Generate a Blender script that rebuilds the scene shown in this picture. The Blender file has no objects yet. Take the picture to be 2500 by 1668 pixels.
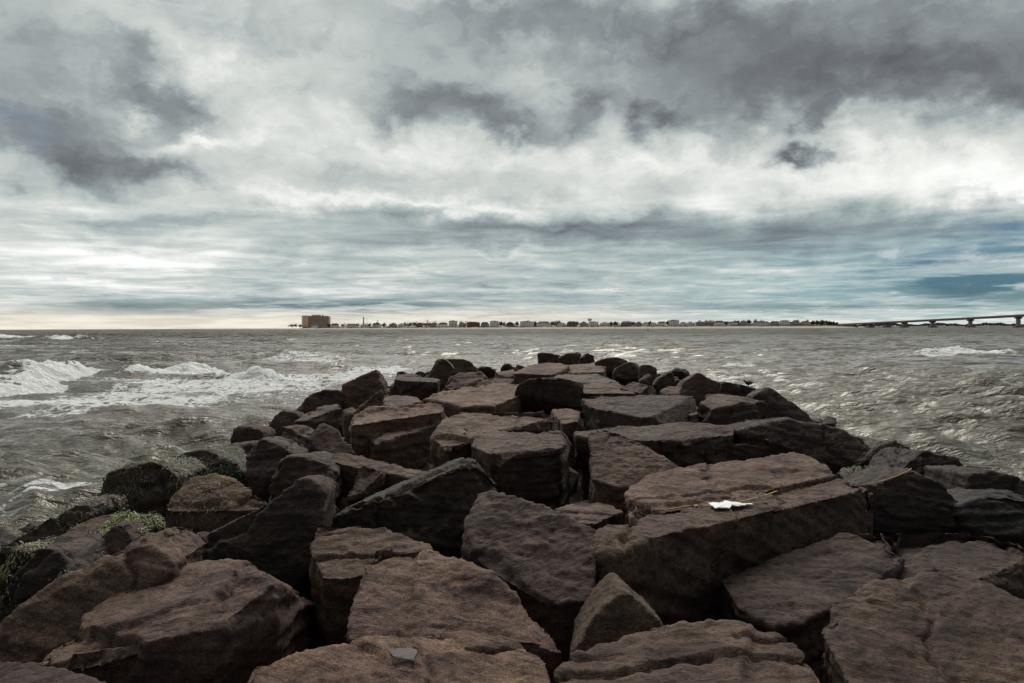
import bpy, bmesh, math, random, zlib
import numpy as np
from mathutils import Vector, Matrix

# ------------------------------------------------------------------ camera, sky, sun, exposure
C = bpy.context.scene.collection
SC = bpy.context.scene
W0, H0, FPX = 2500.0, 1668.0, 1944.0          # photograph size and focal length in its pixels
EYE = 3.6                                     # camera height above the water (water is z = 0)
PITCH, ROLL = math.atan(34.5 / FPX), 0.0044
fw = np.array([0.0, math.cos(PITCH), -math.sin(PITCH)])
rt = np.array([math.cos(ROLL), 0.0, -math.sin(ROLL)]); rt -= fw * rt.dot(fw); rt /= np.linalg.norm(rt)
up = np.cross(rt, fw)
cam_data = bpy.data.cameras.new('camera'); cam = bpy.data.objects.new('camera', cam_data); C.objects.link(cam)
M = Matrix(((rt[0], up[0], -fw[0], 0), (rt[1], up[1], -fw[1], 0), (rt[2], up[2], -fw[2], EYE), (0, 0, 0, 1)))
cam.matrix_world = M
cam_data.sensor_width = 36.0; cam_data.lens = 36.0 * FPX / W0
cam_data.clip_start = 0.1; cam_data.clip_end = 60000
SC.camera = cam
SC.view_settings.view_transform = 'Standard'; SC.view_settings.look = 'None'
SC.view_settings.exposure = 0.0; SC.view_settings.gamma = 1.0
SC.cycles.use_denoising = True
SC.cycles.max_bounces = 6; SC.cycles.diffuse_bounces = 3

def ray(px, py):
    d = fw + (px - W0 / 2) / FPX * rt + (H0 / 2 - py) / FPX * up
    return d
def azel(px, py):
    d = ray(px, py); d = d / np.linalg.norm(d)
    return math.atan2(d[0], d[1]), math.asin(d[2])

SUN_AZ, SUN_EL = math.radians(1), math.radians(48)
sun_d = bpy.data.lights.new('sun', 'SUN'); sun_d.energy = 3.0; sun_d.angle = math.radians(46); sun_d.color = (1.0, 0.95, 0.87)
sun = bpy.data.objects.new('sun', sun_d); C.objects.link(sun)
sd = Vector((math.sin(SUN_AZ) * math.cos(SUN_EL), math.cos(SUN_AZ) * math.cos(SUN_EL), math.sin(SUN_EL)))
sun.rotation_euler = (-sd).to_track_quat('-Z', 'Y').to_euler(); sun.location = sd * 100

class NT:
    """small helper for node trees"""
    def __init__(s, tree): s.t = tree; s.n = tree.nodes; s.l = tree.links
    def new(s, typ, **kw):
        n = s.n.new(typ)
        for k, v in kw.items(): setattr(n, k, v)
        return n
    def put(s, sock, v):
        if isinstance(v, bpy.types.NodeSocket): s.l.new(v, sock)
        elif v is not None: sock.default_value = v
    def math(s, op, a, b=None, c=None, clamp=False):
        n = s.new('ShaderNodeMath', operation=op, use_clamp=clamp)
        s.put(n.inputs[0], a)
        if b is not None: s.put(n.inputs[1], b)
        if c is not None: s.put(n.inputs[2], c)
        return n.outputs[0]
    def vmath(s, op, a, b=None):
        n = s.new('ShaderNodeVectorMath', operation=op)
        s.put(n.inputs[0], a)
        if b is not None: s.put(n.inputs[1], b)
        return n.outputs[0]
    def comb(s, x, y, z=0.0):
        n = s.new('ShaderNodeCombineXYZ'); s.put(n.inputs[0], x); s.put(n.inputs[1], y); s.put(n.inputs[2], z); return n.outputs[0]
    def noise(s, vec, scale, detail=4, rough=0.55, dist=0.0, col=False, lac=2.0):
        n = s.new('ShaderNodeTexNoise'); s.put(n.inputs['Vector'], vec)
        n.inputs['Scale'].default_value = scale; n.inputs['Detail'].default_value = detail
        n.inputs['Roughness'].default_value = rough; n.inputs['Distortion'].default_value = dist
        n.inputs['Lacunarity'].default_value = lac
        return n.outputs['Color'] if col else n.outputs[0]
    def sstep(s, v, a, b, x0=0.0, x1=1.0):
        n = s.new('ShaderNodeMapRange', interpolation_type='SMOOTHSTEP'); s.put(n.inputs[0], v)
        n.inputs[1].default_value = a; n.inputs[2].default_value = b; n.inputs[3].default_value = x0; n.inputs[4].default_value = x1
        return n.outputs[0]
    def lin(s, v, a, b, x0=0.0, x1=1.0):
        n = s.new('ShaderNodeMapRange'); s.put(n.inputs[0], v)
        n.inputs[1].default_value = a; n.inputs[2].default_value = b; n.inputs[3].default_value = x0; n.inputs[4].default_value = x1
        return n.outputs[0]
    def mix(s, f, a, b, blend='MIX'):
        n = s.new('ShaderNodeMix', data_type='RGBA', blend_type=blend)
        s.put(n.inputs[0], f)
        for sock, v in ((n.inputs[6], a), (n.inputs[7], b)):
            if isinstance(v, tuple) and len(v) == 3: v = v + (1.0,)
            s.put(sock, v)
        return n.outputs[2]
    def ramp(s, f, stops, interp='LINEAR'):
        n = s.new('ShaderNodeValToRGB'); n.color_ramp.interpolation = interp
        e = n.color_ramp.elements
        while len(e) < len(stops): e.new(0.5)
        for i, (p, c) in enumerate(stops):
            e[i].position = p; e[i].color = c + (1.0,) if len(c) == 3 else c
        s.put(n.inputs[0], f); return n.outputs[0]

def srgb(r, g, b):
    f = lambda c: (c / 255 / 12.92) if c / 255 < 0.04045 else ((c / 255 + 0.055) / 1.055) ** 2.4
    return (f(r), f(g), f(b))

# ---- the overcast sky: clear Nishita air seen through gaps in layered cloud
world = bpy.data.worlds.new('World'); SC.world = world; world.use_nodes = True
w = NT(world.node_tree); w.n.clear()
wout = w.new('ShaderNodeOutputWorld'); bg = w.new('ShaderNodeBackground'); bg.inputs['Strength'].default_value = 0.1
w.l.new(bg.outputs[0], wout.inputs[0])
sky = w.new('ShaderNodeTexSky', sky_type='NISHITA'); sky.sun_disc = False
sky.sun_elevation = SUN_EL; sky.sun_rotation = SUN_AZ; sky.air_density = 1.0; sky.dust_density = 1.5
tc = w.new('ShaderNodeTexCoord'); dirv = tc.outputs['Generated']
sep = w.new('ShaderNodeSeparateXYZ'); w.l.new(dirv, sep.inputs[0])
dx, dy, dz = sep.outputs
az = w.math('ARCTAN2', dx, dy); el = w.math('ARCSINE', dz)
zz = w.math('ADD', w.math('MAXIMUM', dz, 0.0), 0.045)
cp = w.comb(w.math('DIVIDE', dx, zz), w.math('DIVIDE', dy, zz), 0.0)              # the cloud base as a flat sheet overhead
# warped sky angles so that placed clouds get ragged edges
ang = w.comb(az, w.math('MULTIPLY', el, 1.35), 0.0)
warp = w.vmath('SUBTRACT', w.noise(ang, 7.0, 7, 0.6, col=True), (0.5, 0.5, 0.5))
warp2 = w.vmath('SUBTRACT', w.noise(ang, 26.0, 5, 0.6, col=True), (0.5, 0.5, 0.5))
wscale = w.new('ShaderNodeVectorMath', operation='SCALE'); w.l.new(warp, wscale.inputs[0]); wscale.inputs['Scale'].default_value = 0.16
wscale2 = w.new('ShaderNodeVectorMath', operation='SCALE'); w.l.new(warp2, wscale2.inputs[0]); wscale2.inputs['Scale'].default_value = 0.045
wsum = w.vmath('ADD', wscale.outputs[0], wscale2.outputs[0])
elfade = w.sstep(el, 0.0, 0.22, 0.12, 1.0)
wfin = w.new('ShaderNodeVectorMath', operation='SCALE'); w.l.new(wsum, wfin.inputs[0]); w.l.new(elfade, wfin.inputs['Scale'])
wang = w.vmath('ADD', w.comb(az, el, 0.0), wfin.outputs[0])
wsep = w.new('ShaderNodeSeparateXYZ'); w.l.new(wang, wsep.inputs[0]); waz, wel = wsep.outputs[0], wsep.outputs[1]

def blob(px, py, rx, ry, gain, tilt=0.0, acc=None):
    """soft elliptical cloud mass centred on the sky direction of a pixel; radii in pixels"""
    a, e = azel(px, py); ax = 2.3 * rx / FPX * math.cos(a) ** 2; ey = 2.3 * ry / FPX * math.cos(a)
    m = w.new('ShaderNodeMapping', vector_type='TEXTURE'); w.l.new(wang, m.inputs['Vector'])
    m.inputs['Location'].default_value = (a, e, 0); m.inputs['Rotation'].default_value = (0, 0, math.atan(tilt)); m.inputs['Scale'].default_value = (ax, ey, 1)
    g = w.new('ShaderNodeTexGradient', gradient_type='QUADRATIC_SPHERE'); w.l.new(m.outputs[0], g.inputs[0])
    return w.math('MULTIPLY_ADD', g.outputs['Fac'], gain * 1.25, acc if acc is not None else 0.0)
def total(items):
    t = None
    for it in items:
        it = tuple(it) + (0.0,) * (6 - len(it)); t = blob(*it, acc=t)
    return t
# brightness field: positive = bright thin cloud, negative = dark thick cloud
#         px    py   rx   ry   gain  tilt
FIELD = [
 (2130, 130, 560, 140, -0.42, 0.0), (1700, 60, 460, 80, -0.22, 0.0), (2450, 230, 330, 75, -0.26, -0.05), (1950, 215, 330, 55, -0.17),
 (1180, 30, 420, 60, -0.10),
 (150, 280, 280, 100, -0.28, -0.1), (330, 180, 120, 80, -0.24, -0.4), (300, 400, 130, 40, -0.16, -0.2), (480, 245, 130, 45, -0.26, -0.35), (170, 390, 150, 45, -0.30, -0.25),
 (420, 430, 190, 32, -0.20, -0.35), (60, 60, 170, 110, -0.22), (10, 455, 60, 28, -0.22),
 (1150, 270, 190, 65, -0.32, -0.25), (1240, 325, 130, 38, -0.22), (1040, 205, 140, 60, -0.18), (1000, 255, 80, 40, -0.12),
 (740, 200, 120, 45, -0.18), (1250, 55, 520, 70, -0.15), (900, 430, 420, 30, -0.10), (620, 90, 200, 30, -0.08),
 (1440, 232, 60, 32, -0.32), (1565, 260, 46, 40, -0.36), (1655, 255, 44, 28, -0.30), (1395, 285, 40, 25, -0.14),
 (1955, 385, 75, 30, -0.62, -0.25), (1985, 300, 60, 40, -0.18),
 (1590, 475, 85, 45, -0.20), (1365, 480, 70, 34, -0.14), (1235, 465, 50, 25, -0.12),
 (560, 140, 240, 75, 0.16), (340, 260, 50, 30, 0.26), (520, 330, 110, 24, 0.34, 0.25), (620, 270, 160, 60, 0.10), (860, 400, 420, 60, 0.06),
 (2150, 400, 520, 60, 0.20, 0.0), (2420, 480, 260, 55, 0.30), (1800, 370, 330, 38, 0.18), (1750, 490, 420, 40, 0.14), (1350, 400, 300, 60, 0.10),
 (1020, 508, 330, 17, 0.26), (300, 625, 380, 34, 0.34), (420, 505, 420, 18, 0.05), (100, 690, 150, 22, 0.14),
 (1350, 565, 560, 34, -0.34), (2000, 590, 600, 60, -0.30), (2330, 570, 330, 45, -0.16), (1100, 600, 500, 40, -0.14), (900, 700, 700, 40, -0.10), (1900, 700, 700, 40, -0.12), (650, 655, 330, 14, -0.14), (60, 600, 120, 30, -0.04),
 (250, 535, 300, 14, -0.14), (675, 708, 42, 9, -0.30), (1500, 680, 600, 40, -0.05), (1450, 705, 420, 9, 0.20), (700, 712, 260, 8, 0.20), (1750, 655, 300, 9, 0.16), (1000, 660, 200, 8, 0.14), (300, 690, 260, 10, 0.16), (1180, 620, 200, 7, 0.14),
]
field = total(FIELD)
# layered texture of the cloud deck
n_big = w.noise(cp, 0.55, 6, 0.55, 0.6)
n_mid = w.noise(cp, 1.7, 8, 0.6, 0.8)
n_ang = w.noise(w.vmath('ADD', ang, wfin.outputs[0]), 9.0, 9, 0.62, 0.3)
streak = w.noise(w.comb(w.math('MULTIPLY', az, 3.0), w.math('MULTIPLY', el, 34.0), 0.3), 1.6, 7, 0.55, 0.5)
streak2 = w.noise(w.comb(w.math('MULTIPLY', az, 8.0), w.math('MULTIPLY', el, 110.0), 1.7), 1.5, 6, 0.6, 0.3)
lowm = w.sstep(el, 0.08, 0.19, 1.0, 0.0)                                          # lower sky: streaky; upper sky: billowy
def cen(v, k): return w.math('MULTIPLY', w.math('SUBTRACT', v, 0.5), k)
texU = w.math('ADD', w.math('ADD', cen(n_big, 0.34), cen(n_ang, 0.54)), cen(n_mid, 0.16))
texL = w.math('ADD', w.math('ADD', cen(streak, 0.42), cen(streak2, 0.20)), w.math('ADD', cen(n_ang, 0.34), cen(n_mid, 0.62)))
tex = w.math('ADD', w.math('MULTIPLY', texL, lowm), w.math('MULTIPLY', texU, w.math('SUBTRACT', 1.0, lowm)))
# ragged scud: crisp-edged dark cloud wherever the deck is thick
dens = w.math('ADD', w.math('MULTIPLY', field, -1.25), cen(n_ang, 1.5))
n_rag = w.noise(w.vmath('ADD', w.comb(az, w.math('MULTIPLY', el, 1.7), 3.1), wfin.outputs[0]), 15.0, 8, 0.56, 0.2)
dens2 = w.math('ADD', w.math('MULTIPLY', field, -1.6), cen(n_rag, 2.2))
scud = w.math('MULTIPLY', w.math('ADD', w.math('MULTIPLY', w.sstep(dens, 0.10, 0.42), 0.6), w.math('MULTIPLY', w.sstep(dens2, 0.16, 0.60), 0.75)), w.math('SUBTRACT', 1.0, lowm))
val = w.math('ADD', w.math('ADD', w.math('MULTIPLY', field, 0.74), tex), 0.71)
val = w.math('SUBTRACT', val, w.math('MULTIPLY', scud, 0.10))
# sky dimmed overhead and behind the camera to deepen shade on stone fronts
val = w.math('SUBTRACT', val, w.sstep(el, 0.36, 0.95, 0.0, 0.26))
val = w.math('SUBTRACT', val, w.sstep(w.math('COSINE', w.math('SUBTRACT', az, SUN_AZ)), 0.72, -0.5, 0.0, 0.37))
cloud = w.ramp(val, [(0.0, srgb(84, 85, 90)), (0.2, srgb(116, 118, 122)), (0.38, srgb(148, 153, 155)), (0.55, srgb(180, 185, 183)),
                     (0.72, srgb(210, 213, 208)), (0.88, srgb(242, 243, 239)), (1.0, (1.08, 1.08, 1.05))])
# cool cast low on the right, warm cream band hugging the horizon on the left
coolR = w.math('MULTIPLY', w.sstep(az, 0.0, 0.62), w.sstep(el, 0.02, 0.15, 1.0, 0.0))
cool = w.math('MULTIPLY', w.math('ADD', w.math('MULTIPLY', coolR, 1.0), w.math('MULTIPLY_ADD', lowm, 0.22, 0.20)), w.sstep(val, 0.5, 0.85, 1.0, 0.15))
cloud = w.mix(cool, cloud, w.mix(1.0, cloud, (0.74, 0.98, 1.06, 1.0), 'MULTIPLY'))
warm = w.math('MULTIPLY', w.sstep(el, 0.006, 0.035, 1.0, 0.0), w.sstep(az, -0.1, 0.30, 1.0, 0.12))
cream = w.mix(w.sstep(streak2, 0.4, 0.65), srgb(226, 216, 200), srgb(250, 243, 226))
cloud = w.mix(w.math('MULTIPLY', warm, 0.85), cloud, cream)
# openings where the blue air shows
BLUE = [(2430, 690, 270, 46, 1.0), (2250, 650, 260, 36, 0.55), (2480, 575, 150, 45, 0.6), (900, 745, 330, 22, 0.70), (300, 742, 260, 20, 0.55), (700, 748, 120, 12, 0.4), (2000, 745, 420, 20, 0.55), (1300, 740, 300, 22, 0.35),
        (2480, 505, 60, 6, 0.35), (40, 300, 60, 40, 0.25), (420, 20, 200, 25, 0.25)]
gap = w.math('MULTIPLY', total(BLUE), w.sstep(w.math('ADD', streak, cen(streak2, 0.9)), 0.40, 0.62, 1.0, 0.35))
gap = w.math('MINIMUM', gap, 0.9)
puff = total([(2180, 617, 36, 12, 1.0), (2370, 628, 75, 22, 0.75), (2030, 650, 60, 18, 0.6), (2185, 708, 30, 6, 0.8), (2495, 702, 26, 13, 1.0), (145, 688, 32, 14, 0.55)])
n_puff = w.noise(ang, 60.0, 6, 0.6)
puffm = w.sstep(w.math('ADD', puff, cen(n_puff, 1.5)), 0.25, 1.0)
skyc = w.new('ShaderNodeVectorMath', operation='SCALE'); w.l.new(sky.outputs[0], skyc.inputs[0]); skyc.inputs['Scale'].default_value = 0.42
skyt = w.mix(1.0, skyc.outputs[0], (0.20, 0.52, 0.90, 1.0), 'MULTIPLY')
cl10 = w.new('ShaderNodeVectorMath', operation='SCALE'); w.l.new(cloud, cl10.inputs[0]); cl10.inputs['Scale'].default_value = 10.0
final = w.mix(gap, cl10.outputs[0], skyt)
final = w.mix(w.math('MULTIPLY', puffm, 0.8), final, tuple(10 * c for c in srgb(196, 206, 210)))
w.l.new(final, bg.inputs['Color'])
world.cycles.sampling_method = 'MANUAL'; world.cycles.sample_map_resolution = 256

# ------------------------------------------------------------------ numeric noise (for real relief)
rng = np.random.default_rng(7)
PERM = rng.permutation(4096).astype(np.int64)
GR = rng.normal(size=(4096, 3)); GR /= np.linalg.norm(GR, axis=1)[:, None]
def pnoise(p):
    i = np.floor(p).astype(np.int64); f = p - i; u = f * f * f * (f * (f * 6 - 15) + 10)
    def g(ox, oy, oz):
        h = PERM[(PERM[(PERM[(i[:, 0] + ox) & 4095] + i[:, 1] + oy) & 4095] + i[:, 2] + oz) & 4095]
        gr = GR[h]
        return gr[:, 0] * (f[:, 0] - ox) + gr[:, 1] * (f[:, 1] - oy) + gr[:, 2] * (f[:, 2] - oz)
    L = lambda a, b, t: a + (b - a) * t
    x00 = L(g(0, 0, 0), g(1, 0, 0), u[:, 0]); x10 = L(g(0, 1, 0), g(1, 1, 0), u[:, 0])
    x01 = L(g(0, 0, 1), g(1, 0, 1), u[:, 0]); x11 = L(g(0, 1, 1), g(1, 1, 1), u[:, 0])
    return L(L(x00, x10, u[:, 1]), L(x01, x11, u[:, 1]), u[:, 2]) * 1.6
def fbm(p, octs=4, rough=0.5):
    s = np.zeros(len(p)); a = 1.0
    for k in range(octs):
        s += a * pnoise(p * (2.03 ** k) + 17.3 * k); a *= rough
    return s
def smooth(x, a, b):
    t = np.clip((x - a) / (b - a), 0, 1); return t * t * (3 - 2 * t)

# ------------------------------------------------------------------ materials
def mat(name):
    m = bpy.data.materials.new(name); m.use_nodes = True
    t = NT(m.node_tree); b = m.node_tree.nodes['Principled BSDF']
    return m, t, b
def plain(name, col, rough=0.7, vary=0.12, scale=0.6):
    m, t, b = mat(name)
    c = t.new('ShaderNodeTexCoord').outputs['Object']
    n = t.noise(c, scale, 4, 0.6)
    lo = tuple(x * (1 - vary) for x in col); hi = tuple(min(1, x * (1 + vary)) for x in col)
    t.l.new(t.ramp(n, [(0.3, lo), (0.7, hi)]), b.inputs['Base Color'])
    b.inputs['Roughness'].default_value = rough
    return m

def rock_material(name, t0, t1, pow_):
    m, t, b = mat(name)
    tcn = t.new('ShaderNodeTexCoord'); geo = t.new('ShaderNodeNewGeometry')
    oi = t.new('ShaderNodeObjectInfo')
    pos = geo.outputs['Position']
    off = t.new('ShaderNodeVectorMath', operation='SCALE'); t.l.new(t.comb(oi.outputs['Random'], oi.outputs['Random'], oi.outputs['Random']), off.inputs[0]); off.inputs['Scale'].default_value = 37.0
    p = t.vmath('ADD', pos, off.outputs[0])
    st = t.vmath('MULTIPLY', p, (1.0, 1.0, 3.0))
    big = t.noise(p, 0.9, 5, 0.6, 0.6)
    mid = t.noise(st, 3.6, 6, 0.62, 0.4)
    fine = t.noise(p, 34.0, 5, 0.7)
    grain = t.noise(p, 95.0, 3, 0.7)
    c1 = t.ramp(big, [(0.25, (0.098, 0.068, 0.064)), (0.45, (0.142, 0.104, 0.094)), (0.62, (0.200, 0.160, 0.126)), (0.8, (0.138, 0.094, 0.084))])
    c2 = t.ramp(mid, [(0.28, (0.38, 0.34, 0.35)), (0.5, (1.0, 0.98, 0.96)), (0.75, (1.45, 1.36, 1.22))])
    col = t.mix(1.0, c1, c2, 'MULTIPLY')
    # each stone has its own shade: brown, ochre grey, purplish
    shade = t.ramp(oi.outputs['Random'], [(0.0, (0.72, 0.69, 0.73)), (0.3, (1.10, 1.07, 1.0)), (0.6, (0.86, 0.80, 0.83)), (0.85, (1.28, 1.24, 1.10)), (1.0, (0.98, 0.86, 0.82))])
    col = t.mix(1.0, col, shade, 'MULTIPLY')
    sp = t.ramp(fine, [(0.30, (0.55, 0.53, 0.53)), (0.5, (1, 1, 1)), (0.70, (1.5, 1.48, 1.44))])
    col = t.mix(0.75, col, sp, 'MULTIPLY')
    gp = t.ramp(grain, [(0.34, (0.42, 0.40, 0.40)), (0.5, (1, 1, 1)), (0.66, (2.0, 1.96, 1.88))])
    col = t.mix(0.8, col, gp, 'MULTIPLY')
    # lamination: thin streaks along the bedding, turned a different way on every stone
    vr = t.new('ShaderNodeVectorRotate', rotation_type='Z_AXIS'); t.l.new(p, vr.inputs['Vector']); t.l.new(t.math('MULTIPLY_ADD', oi.outputs['Random'], 1.6, -.8), vr.inputs['Angle'])
    strk = t.noise(t.vmath('MULTIPLY', vr.outputs[0], (1.0, 7.0, 9.0)), 2.6, 7, 0.68, 0.25)
    col = t.mix(0.85, col, t.ramp(strk, [(.30, (.62, .60, .60)), (.46, (1, 1, 1)), (.70, (1.18, 1.16, 1.12))]), 'MULTIPLY')
    # rusty bleeding patches and dark lichen
    rust = t.sstep(t.noise(st, 1.3, 5, 0.6, 0.8), 0.60, 0.74)
    col = t.mix(t.math('MULTIPLY', rust, 0.55), col, (0.175, 0.098, 0.062))
    dark = t.sstep(t.noise(p, 1.9, 7, 0.68, 0.5), 0.56, 0.72)
    col = t.mix(t.math('MULTIPLY', dark, 0.70), col, (0.050, 0.037, 0.036))
    pale = t.sstep(t.noise(p, 5.2, 8, 0.75, 0.2), 0.64, 0.80)
    col = t.mix(t.math('MULTIPLY', pale, 0.45), col, (0.34, 0.31, 0.26))
    # black weed film below the tide line
    sepn = t.new('ShaderNodeSeparateXYZ'); t.l.new(pos, sepn.inputs[0])
    tide = t.sstep(t.math('ADD', sepn.outputs[2], t.math('MULTIPLY', t.math('SUBTRACT', mid, 0.5), 1.2)), t0, t1, 1.0, 0.0)
    col = t.mix(t.math('MULTIPLY', tide, pow_), col, t.mix(t.sstep(fine, 0.45, 0.65), (0.030, 0.024, 0.020), (0.070, 0.062, 0.036)))
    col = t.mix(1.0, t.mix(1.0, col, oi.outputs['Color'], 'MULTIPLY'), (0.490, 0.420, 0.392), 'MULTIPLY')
    t.l.new(col, b.inputs['Base Color'])
    t.l.new(t.math('SUBTRACT', t.lin(mid, 0.3, 0.7, 0.88, 0.72), t.math('MULTIPLY', tide, 0.22)), b.inputs['Roughness'])
    b.inputs['Specular IOR Level'].default_value = 0.28
    # fine relief
    lay = t.noise(t.vmath('MULTIPLY', p, (1.5, 1.5, 9.0)), 3.0, 6, 0.65, 0.3)
    hsum = t.math('ADD', t.math('MULTIPLY', fine, 1.1), t.math('ADD', t.math('MULTIPLY_ADD', lay, 0.9, t.math('MULTIPLY', t.sstep(strk, .30, .50), 1.6)), t.math('MULTIPLY', grain, 0.35)))
    bp = t.new('ShaderNodeBump'); bp.inputs['Strength'].default_value = 0.62; bp.inputs['Distance'].default_value = 0.018
    t.l.new(hsum, bp.inputs['Height']); t.l.new(bp.outputs[0], b.inputs['Normal'])
    return m
ROCK = rock_material('jetty stone', .5, 1.1, .82); ROCKW = rock_material('wet weedy stone', 1.5, 2.4, .92)

def weed_material(name, g_):
    m, t, b = mat(name)
    p = t.new('ShaderNodeNewGeometry').outputs['Position']
    n = t.noise(p, 9.0, 4, 0.6); k = t.noise(p, 1.6, 3, 0.6)
    a = t.ramp(n, [(0.3, (0.030, 0.028, 0.014)), (0.5, (0.10, 0.09, 0.045)), (0.7, (0.17, 0.155, 0.075))])
    g = t.ramp(n, [(0.3, (0.02, 0.028, 0.008)), (0.6, (0.085, 0.10, 0.022)), (0.8, (0.14, 0.16, 0.04))])
    t.l.new(t.mix(1.0, t.mix(t.sstep(k, 0.42, 0.58), a, g), (g_, g_, g_), 'MULTIPLY'), b.inputs['Base Color'])
    b.inputs['Roughness'].default_value = 0.6
    return m
WEED = weed_material('sea weed', 1.0); WEEDP = weed_material('bleached sea weed', 2.3)

# ------------------------------------------------------------------ mesh helpers
def link(name, me, m=None, parent=None):
    o = bpy.data.objects.new(name, me); C.objects.link(o)
    if m is not None and me is not None: me.materials.append(m)
    if parent is not None: o.parent = parent
    return o
def mesh_from(name, V, F, m=None, parent=None, smooth_shade=False):
    me = bpy.data.meshes.new(name); me.from_pydata([tuple(v) for v in V], [], F); me.update()
    if smooth_shade: me.polygons.foreach_set('use_smooth', [True] * len(me.polygons))
    return link(name, me, m, parent)
def tag(o, label, cat=None, group=None, kind=None):
    if label: o['label'] = label
    if cat: o['category'] = cat
    if group: o['group'] = group
    if kind: o['kind'] = kind
    return o
def empty(name, loc=(0, 0, 0), rz=0.0):
    o = bpy.data.objects.new(name, None); C.objects.link(o); o.location = loc; o.rotation_euler = (0, 0, rz); return o
class MB:
    def __init__(s): s.V = []; s.F = []
    def add(s, V, F):
        k = len(s.V); s.V += [tuple(v) for v in V]; s.F += [tuple(i + k for i in f) for f in F]; return s
    def box(s, x0, x1, y0, y1, z0, z1):
        V = [(x, y, z) for z in (z0, z1) for y in (y0, y1) for x in (x0, x1)]
        return s.add(V, [(0, 2, 3, 1), (4, 5, 7, 6), (0, 1, 5, 4), (2, 6, 7, 3), (0, 4, 6, 2), (1, 3, 7, 5)])
    def tube(s, pts, rad, n=8, cap=True):
        pts = [Vector(p) for p in pts]; rad = rad if isinstance(rad, (list, tuple)) else [rad] * len(pts)
        V = []; F = []
        for i, p in enumerate(pts):
            d = (pts[min(i + 1, len(pts) - 1)] - pts[max(i - 1, 0)]).normalized()
            a = d.orthogonal().normalized() if abs(d.z) < 0.99 else Vector((1, 0, 0)); c = d.cross(a)
            V += [tuple(p + (a * math.cos(2 * math.pi * j / n) + c * math.sin(2 * math.pi * j / n)) * rad[i]) for j in range(n)]
        for i in range(len(pts) - 1):
            F += [(i * n + j, i * n + (j + 1) % n, (i + 1) * n + (j + 1) % n, (i + 1) * n + j) for j in range(n)]
        if cap: F += [tuple(range(n))[::-1], tuple((len(pts) - 1) * n + j for j in range(n))]
        return s.add(V, F)
    def lathe(s, prof, n=16, c=(0, 0, 0)):
        V = []; F = []
        for r, z in prof: V += [(c[0] + r * math.cos(2 * math.pi * j / n), c[1] + r * math.sin(2 * math.pi * j / n), c[2] + z) for j in range(n)]
        for i in range(len(prof) - 1):
            F += [(i * n + j, i * n + (j + 1) % n, (i + 1) * n + (j + 1) % n, (i + 1) * n + j) for j in range(n)]
        F += [tuple(range(n))[::-1], tuple((len(prof) - 1) * n + j for j in range(n))]
        return s.add(V, F)
    def build(s, name, m, parent=None, sm=False): return mesh_from(name, s.V, s.F, m, parent, sm)

# ------------------------------------------------------------------ the jetty's overall form (where its stones lie)
TOPZ = 2.0
def env(x, y):
    zl = TOPZ + np.minimum(0, (x + 4.3)) * 0.50
    zr = TOPZ - np.maximum(0, x - (5.6 + 0.035 * y)) * 0.50
    zt = TOPZ - np.maximum(0, y - 46.0) * 0.45
    return np.minimum(np.minimum(zl, zr), zt)
DD = np.concatenate([np.arange(2.0, 20, 0.02), np.arange(20, 90, 0.05)])
def env_hit(px, py, dz=0.0):
    d = ray(px, py); d = d / d[1]
    P = DD[:, None] * d[None, :] + np.array([0, 0, EYE])
    below = P[:, 2] <= env(P[:, 0], P[:, 1]) + dz
    k = int(np.argmax(below)) if below.any() else len(DD) - 1
    return P[k]

# ------------------------------------------------------------------ the stones
# Outlines were read off enlarged views of the photograph: view -> (origin x, origin y, pixels per unit).
VIEW = {'A': (0, 1050, .3941), 'B': (550, 1050, .3941), 'C': (1100, 1050, .3941), 'D': (1750, 1050, .3941),
        'E': (450, 850, .2979), 'F': (1000, 840, .2979), 'G': (1550, 880, .2979)}
def topx(v, u, q):
    o = VIEW[v]; return o[0] + o[2] * u, o[1] + o[2] * q
def plane_pts(pix, P0, n):
    out = []
    for px, py in pix:
        d = ray(px, py); k = np.dot(P0 - np.array([0, 0, EYE]), n) / np.dot(d, n)
        out.append(np.array([0, 0, EYE]) + d * k)
    return out
def stone_points(view, mode, pts, dz=0.0, a=0.0, b=0.0, h=0.9, lean=0.35, yaw=0.0, depth=None, low=(), taper=0.93):
    pix = [topx(view, *p) for p in pts]
    cx = sum(p[0] for p in pix) / len(pix); cy = sum(p[1] for p in pix) / len(pix)
    if mode == 'T':                                        # seen mostly from above: upper face, block below it
        P0 = env_hit(cx, cy, dz); n = np.array([-a, -b, 1.0])
        top = plane_pts(pix, P0, n); c = sum(top) / len(top)
        bot = [c + (p - c) * np.array([taper, taper, 1]) - np.array([0, -0.06 * h, h]) for p in top]
        allp = top + bot
    else:                                                  # seen mostly from its near side: that face, body behind it
        by = max(p[1] for p in pix)
        P0 = env_hit(cx, by, dz - 0.25); n = np.array([yaw, -1.0, lean])
        face = plane_pts(pix, P0, n); c = sum(face) / len(face)
        wd = max(p[0] for p in face) - min(p[0] for p in face)
        dp = depth if depth else max(0.45, 0.6 * wd)
        back = [c + (p - c) * np.array([0.78, 1, 0.78]) + np.array([0, dp, -0.06 * dp]) for p in face]
        zmin = min(p[2] for p in face)
        sole = [np.array([p[0], p[1] + 0.1, zmin - 0.35]) for p in face if p[2] < c[2]]
        allp = face + back + sole
    for (u, q, z) in low:
        px, py = topx(view, u, q); d = ray(px, py); k = (P0[2] + z - EYE) / d[2]
        allp.append(np.array([0, 0, EYE]) + d * k)
    return np.array(allp)

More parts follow.
